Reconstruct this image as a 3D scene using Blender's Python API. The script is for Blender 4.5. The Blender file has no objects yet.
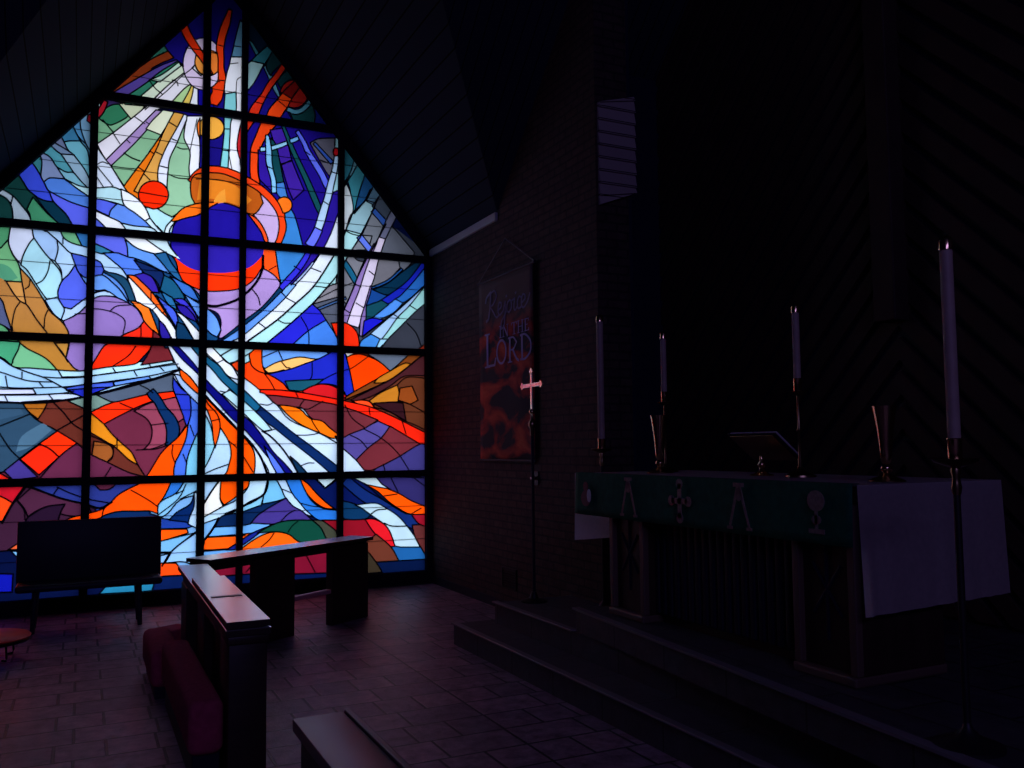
import bpy, bmesh, math
from mathutils import Vector, Matrix
from mathutils.geometry import delaunay_2d_cdt

C = bpy.context.scene
COL = C.collection
pi = math.pi

# ------------------------------------------------------------------ camera
F_PX = 880.15
YAW, PIT, ROL = (math.radians(a) for a in (26.088, 4.081, -0.575))
EYE = Vector((0, 0, 1.6))
FW = Vector((math.sin(YAW)*math.cos(PIT), math.cos(YAW)*math.cos(PIT), math.sin(PIT)))
r0 = Vector((math.cos(YAW), -math.sin(YAW), 0)); u0 = r0.cross(FW)
RT = r0*math.cos(ROL)+u0*math.sin(ROL); UP = -r0*math.sin(ROL)+u0*math.cos(ROL)
cd = bpy.data.cameras.new('camera'); cam = bpy.data.objects.new('camera', cd); COL.objects.link(cam)
cd.lens = F_PX/1024*36; cd.sensor_width = 36; cd.sensor_fit = 'HORIZONTAL'; cd.clip_end = 200; cd.clip_start = .02
M = Matrix((RT, UP, -FW)).transposed().to_4x4(); M.translation = EYE
cam.matrix_world = M
C.camera = cam

# ------------------------------------------------------------------ world, exposure
w = bpy.data.worlds.new('sky'); C.world = w; w.use_nodes = True
nt = w.node_tree; bg = nt.nodes['Background']; bg.inputs[1].default_value = 2.55
tc = nt.nodes.new('ShaderNodeTexCoord'); sz = nt.nodes.new('ShaderNodeSeparateXYZ'); rp = nt.nodes.new('ShaderNodeValToRGB')
nt.links.new(tc.outputs['Generated'], sz.inputs[0])
mrw = nt.nodes.new('ShaderNodeMapRange'); mrw.inputs[1].default_value = -.3; mrw.inputs[2].default_value = .3
nt.links.new(sz.outputs[2], mrw.inputs[0]); nt.links.new(mrw.outputs[0], rp.inputs[0]); nt.links.new(rp.outputs[0], bg.inputs[0])
rp.color_ramp.elements[0].color = (.26, .28, .30, 1); rp.color_ramp.elements[1].color = (.93, .98, 1.08, 1); rp.color_ramp.elements[0].position = .35; rp.color_ramp.elements[1].position = .62
C.view_settings.view_transform = 'Standard'; C.view_settings.look = 'None'
C.view_settings.exposure = 0.0; C.view_settings.gamma = 1.0; C.view_settings.use_curve_mapping = False
# unseen blue fill lamp added behind the camera to lift the dark interior
ld = bpy.data.lights.new('nave_fill', 'AREA'); ld.shape = 'RECTANGLE'; ld.size = 6; ld.size_y = 1.4
ld.energy = 100; ld.color = (0.34, 0.28, 1.0)
lo = bpy.data.objects.new('nave_fill', ld); COL.objects.link(lo)
lo.location = (-1.5, -5.75, 5.6); lo.rotation_euler = (math.radians(72), 0, 0)

# ------------------------------------------------------------------ materials
def lin(h):
    c = [int(h[i:i+2], 16)/255 for i in (0, 2, 4)]
    return tuple(x/12.92 if x <= .04045 else ((x+.055)/1.055)**2.4 for x in c)
MATS = {}
def mat(name, col, rough=.6, metal=0, spec=.5, noise=None, bump=0, nscale=8, coat=0):
    """procedural principled material; noise = second colour mixed in by a noise texture"""
    if name in MATS: return MATS[name]
    m = bpy.data.materials.new(name); m.use_nodes = True; nt = m.node_tree; b = nt.nodes['Principled BSDF']
    b.inputs['Roughness'].default_value = rough; b.inputs['Metallic'].default_value = metal
    b.inputs['Specular IOR Level'].default_value = spec; b.inputs['Coat Weight'].default_value = coat
    b.inputs['Coat Roughness'].default_value = .12
    b.inputs['Base Color'].default_value = (*col, 1)
    if noise or bump:
        tc = nt.nodes.new('ShaderNodeTexCoord'); n = nt.nodes.new('ShaderNodeTexNoise')
        mp = nt.nodes.new('ShaderNodeMapping'); mp.inputs['Scale'].default_value = nscale if isinstance(nscale, tuple) else (nscale,)*3
        nt.links.new(tc.outputs['Object'], mp.inputs[0]); nt.links.new(mp.outputs[0], n.inputs['Vector'])
        n.inputs['Scale'].default_value = 1; n.inputs['Detail'].default_value = 6
        if noise:
            mx = nt.nodes.new('ShaderNodeMix'); mx.data_type = 'RGBA'
            mx.inputs[6].default_value = (*col, 1); mx.inputs[7].default_value = (*noise, 1)
            rp = nt.nodes.new('ShaderNodeMapRange'); rp.inputs[1].default_value = .35; rp.inputs[2].default_value = .65
            nt.links.new(n.outputs['Fac'], rp.inputs[0]); nt.links.new(rp.outputs[0], mx.inputs[0])
            nt.links.new(mx.outputs[2], b.inputs['Base Color'])
        if bump:
            bp = nt.nodes.new('ShaderNodeBump'); bp.inputs['Strength'].default_value = bump; bp.inputs['Distance'].default_value = .01
            nt.links.new(n.outputs['Fac'], bp.inputs['Height']); nt.links.new(bp.outputs[0], b.inputs['Normal'])
    MATS[name] = m
    return m
def tex_mat(name, kind, axes, c1, c2, mortar, bw, rh, ms, rough, spec=.5, bump=.6, rot=0, nz=.35, off=.5, squash=1.0, sqf=2):
    """brick / tile material on a plane; axes = which object axes drive u and v"""
    m = bpy.data.materials.new(name); m.use_nodes = True; nt = m.node_tree; b = nt.nodes['Principled BSDF']; N = nt.nodes.new; Lk = nt.links.new
    tc = N('ShaderNodeTexCoord'); sx = N('ShaderNodeSeparateXYZ'); cx = N('ShaderNodeCombineXYZ'); Lk(tc.outputs['Object'], sx.inputs[0])
    Lk(sx.outputs[axes[0]], cx.inputs[0]); Lk(sx.outputs[axes[1]], cx.inputs[1])
    br = N('ShaderNodeTexBrick'); br.offset = off; br.squash = squash; br.squash_frequency = sqf; br.offset_frequency = 2
    Lk(cx.outputs[0], br.inputs['Vector']); br.inputs['Scale'].default_value = 1
    br.inputs['Color1'].default_value = (*c1, 1); br.inputs['Color2'].default_value = (*c2, 1); br.inputs['Mortar'].default_value = (*mortar, 1)
    br.inputs['Brick Width'].default_value = bw; br.inputs['Row Height'].default_value = rh; br.inputs['Mortar Size'].default_value = ms
    br.inputs['Mortar Smooth'].default_value = .2
    n = N('ShaderNodeTexNoise'); Lk(tc.outputs['Object'], n.inputs['Vector']); n.inputs['Scale'].default_value = 9; n.inputs['Detail'].default_value = 8; n.inputs['Roughness'].default_value = .7
    mr = N('ShaderNodeMapRange'); mr.inputs[1].default_value = .3; mr.inputs[2].default_value = .7; mr.inputs[3].default_value = 1-nz; mr.inputs[4].default_value = 1+nz
    Lk(n.outputs['Fac'], mr.inputs[0])
    vm = N('ShaderNodeVectorMath'); vm.operation = 'SCALE'; Lk(br.outputs['Color'], vm.inputs[0]); Lk(mr.outputs[0], vm.inputs['Scale'])
    Lk(vm.outputs[0], b.inputs['Base Color'])
    ad = N('ShaderNodeMath'); ad.operation = 'MULTIPLY_ADD'; ad.inputs[1].default_value = -1.2
    Lk(br.outputs['Fac'], ad.inputs[0]); Lk(n.outputs['Fac'], ad.inputs[2])
    bp = N('ShaderNodeBump'); bp.inputs['Strength'].default_value = bump; bp.inputs['Distance'].default_value = .008
    Lk(ad.outputs[0], bp.inputs['Height']); Lk(bp.outputs[0], b.inputs['Normal'])
    b.inputs['Roughness'].default_value = rough; b.inputs['Specular IOR Level'].default_value = spec
    return m
def plank_mat(name, axis, c1, c2, width, rough=.7, spec=.3):
    m = bpy.data.materials.new(name); m.use_nodes = True; nt = m.node_tree; b = nt.nodes['Principled BSDF']; N = nt.nodes.new; Lk = nt.links.new
    tc = N('ShaderNodeTexCoord'); sx = N('ShaderNodeSeparateXYZ'); Lk(tc.outputs['Object'], sx.inputs[0])
    dv = N('ShaderNodeMath'); dv.operation = 'DIVIDE'; dv.inputs[1].default_value = width; Lk(sx.outputs[axis], dv.inputs[0])
    fr = N('ShaderNodeMath'); fr.operation = 'FRACT'; Lk(dv.outputs[0], fr.inputs[0])
    fl = N('ShaderNodeMath'); fl.operation = 'FLOOR'; Lk(dv.outputs[0], fl.inputs[0])
    wn = N('ShaderNodeTexWhiteNoise'); wn.noise_dimensions = '1D'; Lk(fl.outputs[0], wn.inputs['W'])
    cp = N('ShaderNodeMath'); cp.operation = 'LESS_THAN'; cp.inputs[1].default_value = .08; Lk(fr.outputs[0], cp.inputs[0])
    mx = N('ShaderNodeMix'); mx.data_type = 'RGBA'; mx.inputs[6].default_value = (*c1, 1); mx.inputs[7].default_value = (*c2, 1); Lk(wn.outputs['Value'], mx.inputs[0])
    m2 = N('ShaderNodeMix'); m2.data_type = 'RGBA'; Lk(cp.outputs[0], m2.inputs[0]); Lk(mx.outputs[2], m2.inputs[6]); m2.inputs[7].default_value = (.006, .005, .005, 1)
    Lk(m2.outputs[2], b.inputs['Base Color'])
    b.inputs['Roughness'].default_value = rough; b.inputs['Specular IOR Level'].default_value = spec
    return m

m_floor = tex_mat('slate_tiles', 'b', (0, 1), (.33, .205, .25), (.17, .125, .165), (.012, .011, .014), .44, .29, .009, .42, spec=.5, bump=1.0, off=.37, squash=.58, sqf=2, nz=.7)
m_step = tex_mat('step_stone', 'b', (1, 0), (.07, .062, .066), (.055, .052, .058), (.012, .012, .014), .6, .31, .007, .5, spec=.4, nz=.35)
m_brick_x = tex_mat('brown_brick_side', 'b', (1, 2), (.070, .040, .036), (.050, .030, .030), (.024, .019, .021), .21, .072, .009, .8, spec=.25, bump=.8, nz=.4)
m_brick_y = tex_mat('brown_brick_end', 'b', (0, 2), (.070, .040, .036), (.050, .030, .030), (.024, .019, .021), .21, .072, .009, .8, spec=.25, bump=.8, nz=.4)
m_ceil = plank_mat('ceiling_boards', 0, (.020, .028, .044), (.027, .036, .054), .115, .95, .08)
m_plaster = mat('dark_plaster', (.016, .018, .045), .9, 0, .1, noise=(.012, .015, .036), nscale=3)
m_frame = mat('dark_bronze_frame', (.012, .012, .02), .8, .0, .08)
m_lead = mat('lead_came', (.010, .010, .014), .55, 0, .4)
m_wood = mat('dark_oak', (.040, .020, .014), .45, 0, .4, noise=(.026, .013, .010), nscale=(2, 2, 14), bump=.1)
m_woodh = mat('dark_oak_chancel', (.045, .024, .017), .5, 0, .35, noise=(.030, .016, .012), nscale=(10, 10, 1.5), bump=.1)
m_top = mat('varnished_oak_sheen', (.98, .88, .87), .26, .5, 1.0, noise=(.94, .82, .80), nscale=(9, 1.5, 3), coat=1)  # near-white, half-metal colour carries the window's sheen on the varnished oak
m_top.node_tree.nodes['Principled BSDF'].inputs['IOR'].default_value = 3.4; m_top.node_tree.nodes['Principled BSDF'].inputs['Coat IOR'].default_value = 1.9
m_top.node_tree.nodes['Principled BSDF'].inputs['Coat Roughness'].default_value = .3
m_trim = mat('painted_trim', (.42, .42, .46), .5)
m_blackw = mat('black_stained_wood', (.012, .011, .026), .5, 0, .25)
m_batten = mat('chancel_batten', (.052, .028, .024), .6, 0, .3, noise=(.036, .02, .018), nscale=5)
m_pad = mat('maroon_plush', (.44, .06, .11), .95, 0, .1, noise=(.34, .045, .085), nscale=30, bump=.3)
m_vinyl = mat('orange_red_vinyl', (.95, .11, .06), .42, 0, .5, noise=(.85, .085, .05), nscale=6)
m_linen = mat('white_linen', (.56, .44, .42), .9, 0, .1, noise=(.48, .38, .37), nscale=(40, 40, 40), bump=.15)
m_green = mat('green_damask', (.010, .12, .062), .8, 0, .2, noise=(.007, .085, .045), nscale=22, bump=.2)
m_gold = mat('gold_embroidery', (.30, .22, .19), .6, .1, .3, noise=(.20, .15, .13), nscale=60)
m_red_em = mat('red_embroidery', (.16, .05, .06), .7)
m_white_em = mat('white_embroidery', (.70, .70, .74), .7)
m_brass = mat('polished_brass', (.78, .50, .26), .14, 1, .5)
m_brass_d = mat('tarnished_brass', (.34, .22, .12), .28, 1, .5)
m_steel = mat('chrome', (.75, .75, .78), .12, 1)
m_wax = mat('ivory_wax', (.44, .32, .27), .55, 0, .4, noise=(.38, .27, .23), nscale=12)
m_paper = mat('book_paper', (.45, .42, .42), .8)
m_book = mat('book_cover', (.05, .045, .06), .6)
m_black = mat('black_metal', (.012, .012, .015), .4, .6)
m_lit_patch = plank_mat('lit_patch_boards', 2, (.44, .36, .33), (.36, .29, .27), .108)  # pale tone stands in for light falling on the brick pier end
m_cord = mat('banner_cord', (.20, .18, .19), .8)
m_letter = mat('lavender_lettering', (.34, .32, .62), .8)
m_letter2 = mat('grey_script', (.20, .20, .34), .8)

# ------------------------------------------------------------------ helpers
def obj(name, bm, m, parent=None, smooth=None):
    bmesh.ops.recalc_face_normals(bm, faces=bm.faces)
    me = bpy.data.meshes.new(name); bm.to_mesh(me); bm.free()
    for x in (m if isinstance(m, (list, tuple)) else [m]): me.materials.append(x)
    if smooth:
        for p in me.polygons: p.use_smooth = True
        try: me.set_sharp_from_angle(angle=math.radians(smooth))
        except Exception: pass
    o = bpy.data.objects.new(name, me); COL.objects.link(o)
    if parent: o.parent = parent
    return o
def tag(o, label, cat, group=None, kind=None):
    o['label'] = label; o['category'] = cat
    if group: o['group'] = group
    if kind: o['kind'] = kind
    return o
def thing(name, label, cat, loc=(0, 0, 0), rz=0, group=None):
    o = bpy.data.objects.new(name, None); COL.objects.link(o); o.location = loc; o.rotation_euler = (0, 0, rz)
    o.empty_display_size = .1
    return tag(o, label, cat, group)
def struct(o, label=None):
    o['kind'] = 'structure'
    if label: o['label'] = label
    return o
def box(bm, a, b, bev=0, rot=None, seg=2, mi=0):
    """box between two corners, optional bevel, optional Matrix about its centre"""
    c = Vector([(a[i]+b[i])/2 for i in range(3)]); s = [abs(b[i]-a[i]) for i in range(3)]
    vs = bmesh.ops.create_cube(bm, size=1)['verts']
    for v in vs: v.co = Vector((v.co.x*s[0], v.co.y*s[1], v.co.z*s[2]))
    fs = {f for v in vs for f in v.link_faces}
    for f in fs: f.material_index = mi
    if bev:
        es = list({e for v in vs for e in v.link_edges})
        r = bmesh.ops.bevel(bm, geom=es, offset=bev, segments=seg, affect='EDGES', profile=.5)
        vs = list({v for f in r['faces'] for v in f.verts} | {v for v in vs if v.is_valid})
        vs = [v for v in vs if v.is_valid]
        allv = set(vs)
        for v in list(allv):
            for f in v.link_faces: allv.update(f.verts)
        vs = list(allv)
    for v in vs:
        p = v.co.copy()
        if rot: p = rot @ p
        v.co = p+c
    return vs
def prism(bm, pts, d, mi=0):
    """extrude a 3D polygon by vector d"""
    d = Vector(d); n = len(pts)
    a = [bm.verts.new(p) for p in pts]; b = [bm.verts.new(Vector(p)+d) for p in pts]
    fs = [bm.faces.new(a), bm.faces.new(b[::-1])]
    for i in range(n): fs.append(bm.faces.new((a[i], b[i], b[(i+1) % n], a[(i+1) % n])))
    for f in fs: f.material_index = mi
def lathe(bm, prof, c=(0, 0, 0), seg=28):
    rings = []
    for r, z in prof:
        if r < 1e-5: rings.append([bm.verts.new((c[0], c[1], c[2]+z))]); continue
        rings.append([bm.verts.new((c[0]+r*math.cos(2*pi*k/seg), c[1]+r*math.sin(2*pi*k/seg), c[2]+z)) for k in range(seg)])
    for A, B in zip(rings, rings[1:]):
        for k in range(seg):
            k2 = (k+1) % seg
            if len(A) == 1 and len(B) == 1: continue
            if len(A) == 1: bm.faces.new((A[0], B[k2], B[k]))
            elif len(B) == 1: bm.faces.new((A[k], A[k2], B[0]))
            else: bm.faces.new((A[k], A[k2], B[k2], B[k]))
def tube(bm, pts, r, seg=8, cap=True):
    pts = [Vector(p) for p in pts]; rings = []
    for i, p in enumerate(pts):
        t = (pts[min(i+1, len(pts)-1)]-pts[max(i-1, 0)]).normalized()
        n = t.cross(Vector((0, 0, 1)));
        if n.length < 1e-3: n = t.cross(Vector((0, 1, 0)))
        n.normalize(); b = t.cross(n)
        rr = r[i] if isinstance(r, (list, tuple)) else r
        rings.append([bm.verts.new(p+n*rr*math.cos(2*pi*k/seg)+b*rr*math.sin(2*pi*k/seg)) for k in range(seg)])
    for A, B in zip(rings, rings[1:]):
        for k in range(seg): bm.faces.new((A[k], A[(k+1) % seg], B[(k+1) % seg], B[k]))
    if cap: bm.faces.new(rings[0][::-1]); bm.faces.new(rings[-1])
NB = bmesh.new
def mk(name, m, parent, fn, smooth=None):
    bm = NB(); fn(bm); return obj(name, bm, m, parent, smooth)
def catmull(pts, closed, sub=4, ang=48):
    n = len(pts); P = [Vector(p) for p in pts]
    if n < 3: return P
    corner = []
    for i in range(n):
        if not closed and i in (0, n-1): corner.append(True); continue
        a = (P[i]-P[i-1]).to_2d() if len(P[i]) > 2 else P[i]-P[i-1]
        b = P[(i+1) % n]-P[i]; b = b.to_2d() if len(b) > 2 else b
        corner.append(a.length > 1e-6 and b.length > 1e-6 and abs(a.angle_signed(b)) > math.radians(ang))
    out = []
    for i in range(n if closed else n-1):
        p1, p2 = P[i], P[(i+1) % n]
        p0 = p1-(p2-p1) if corner[i] else P[i-1]
        p3 = p2+(p2-p1) if corner[(i+1) % n] else P[(i+2) % n]
        d = (p2-p1).length
        # limit far neighbours so uneven spacing does not overshoot
        if (p1-p0).length > 1.6*d: p0 = p1+(p0-p1)*(1.6*d/(p1-p0).length)
        if (p3-p2).length > 1.6*d: p3 = p2+(p3-p2)*(1.6*d/(p3-p2).length)
        for k in range(sub):
            t = k/sub
            out.append(.5*((2*p1)+(p2-p0)*t+(2*p0-5*p1+4*p2-p3)*t*t+(3*p1-p0-3*p2+p3)*t**3))
    if not closed: out.append(P[-1])
    return out

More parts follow.
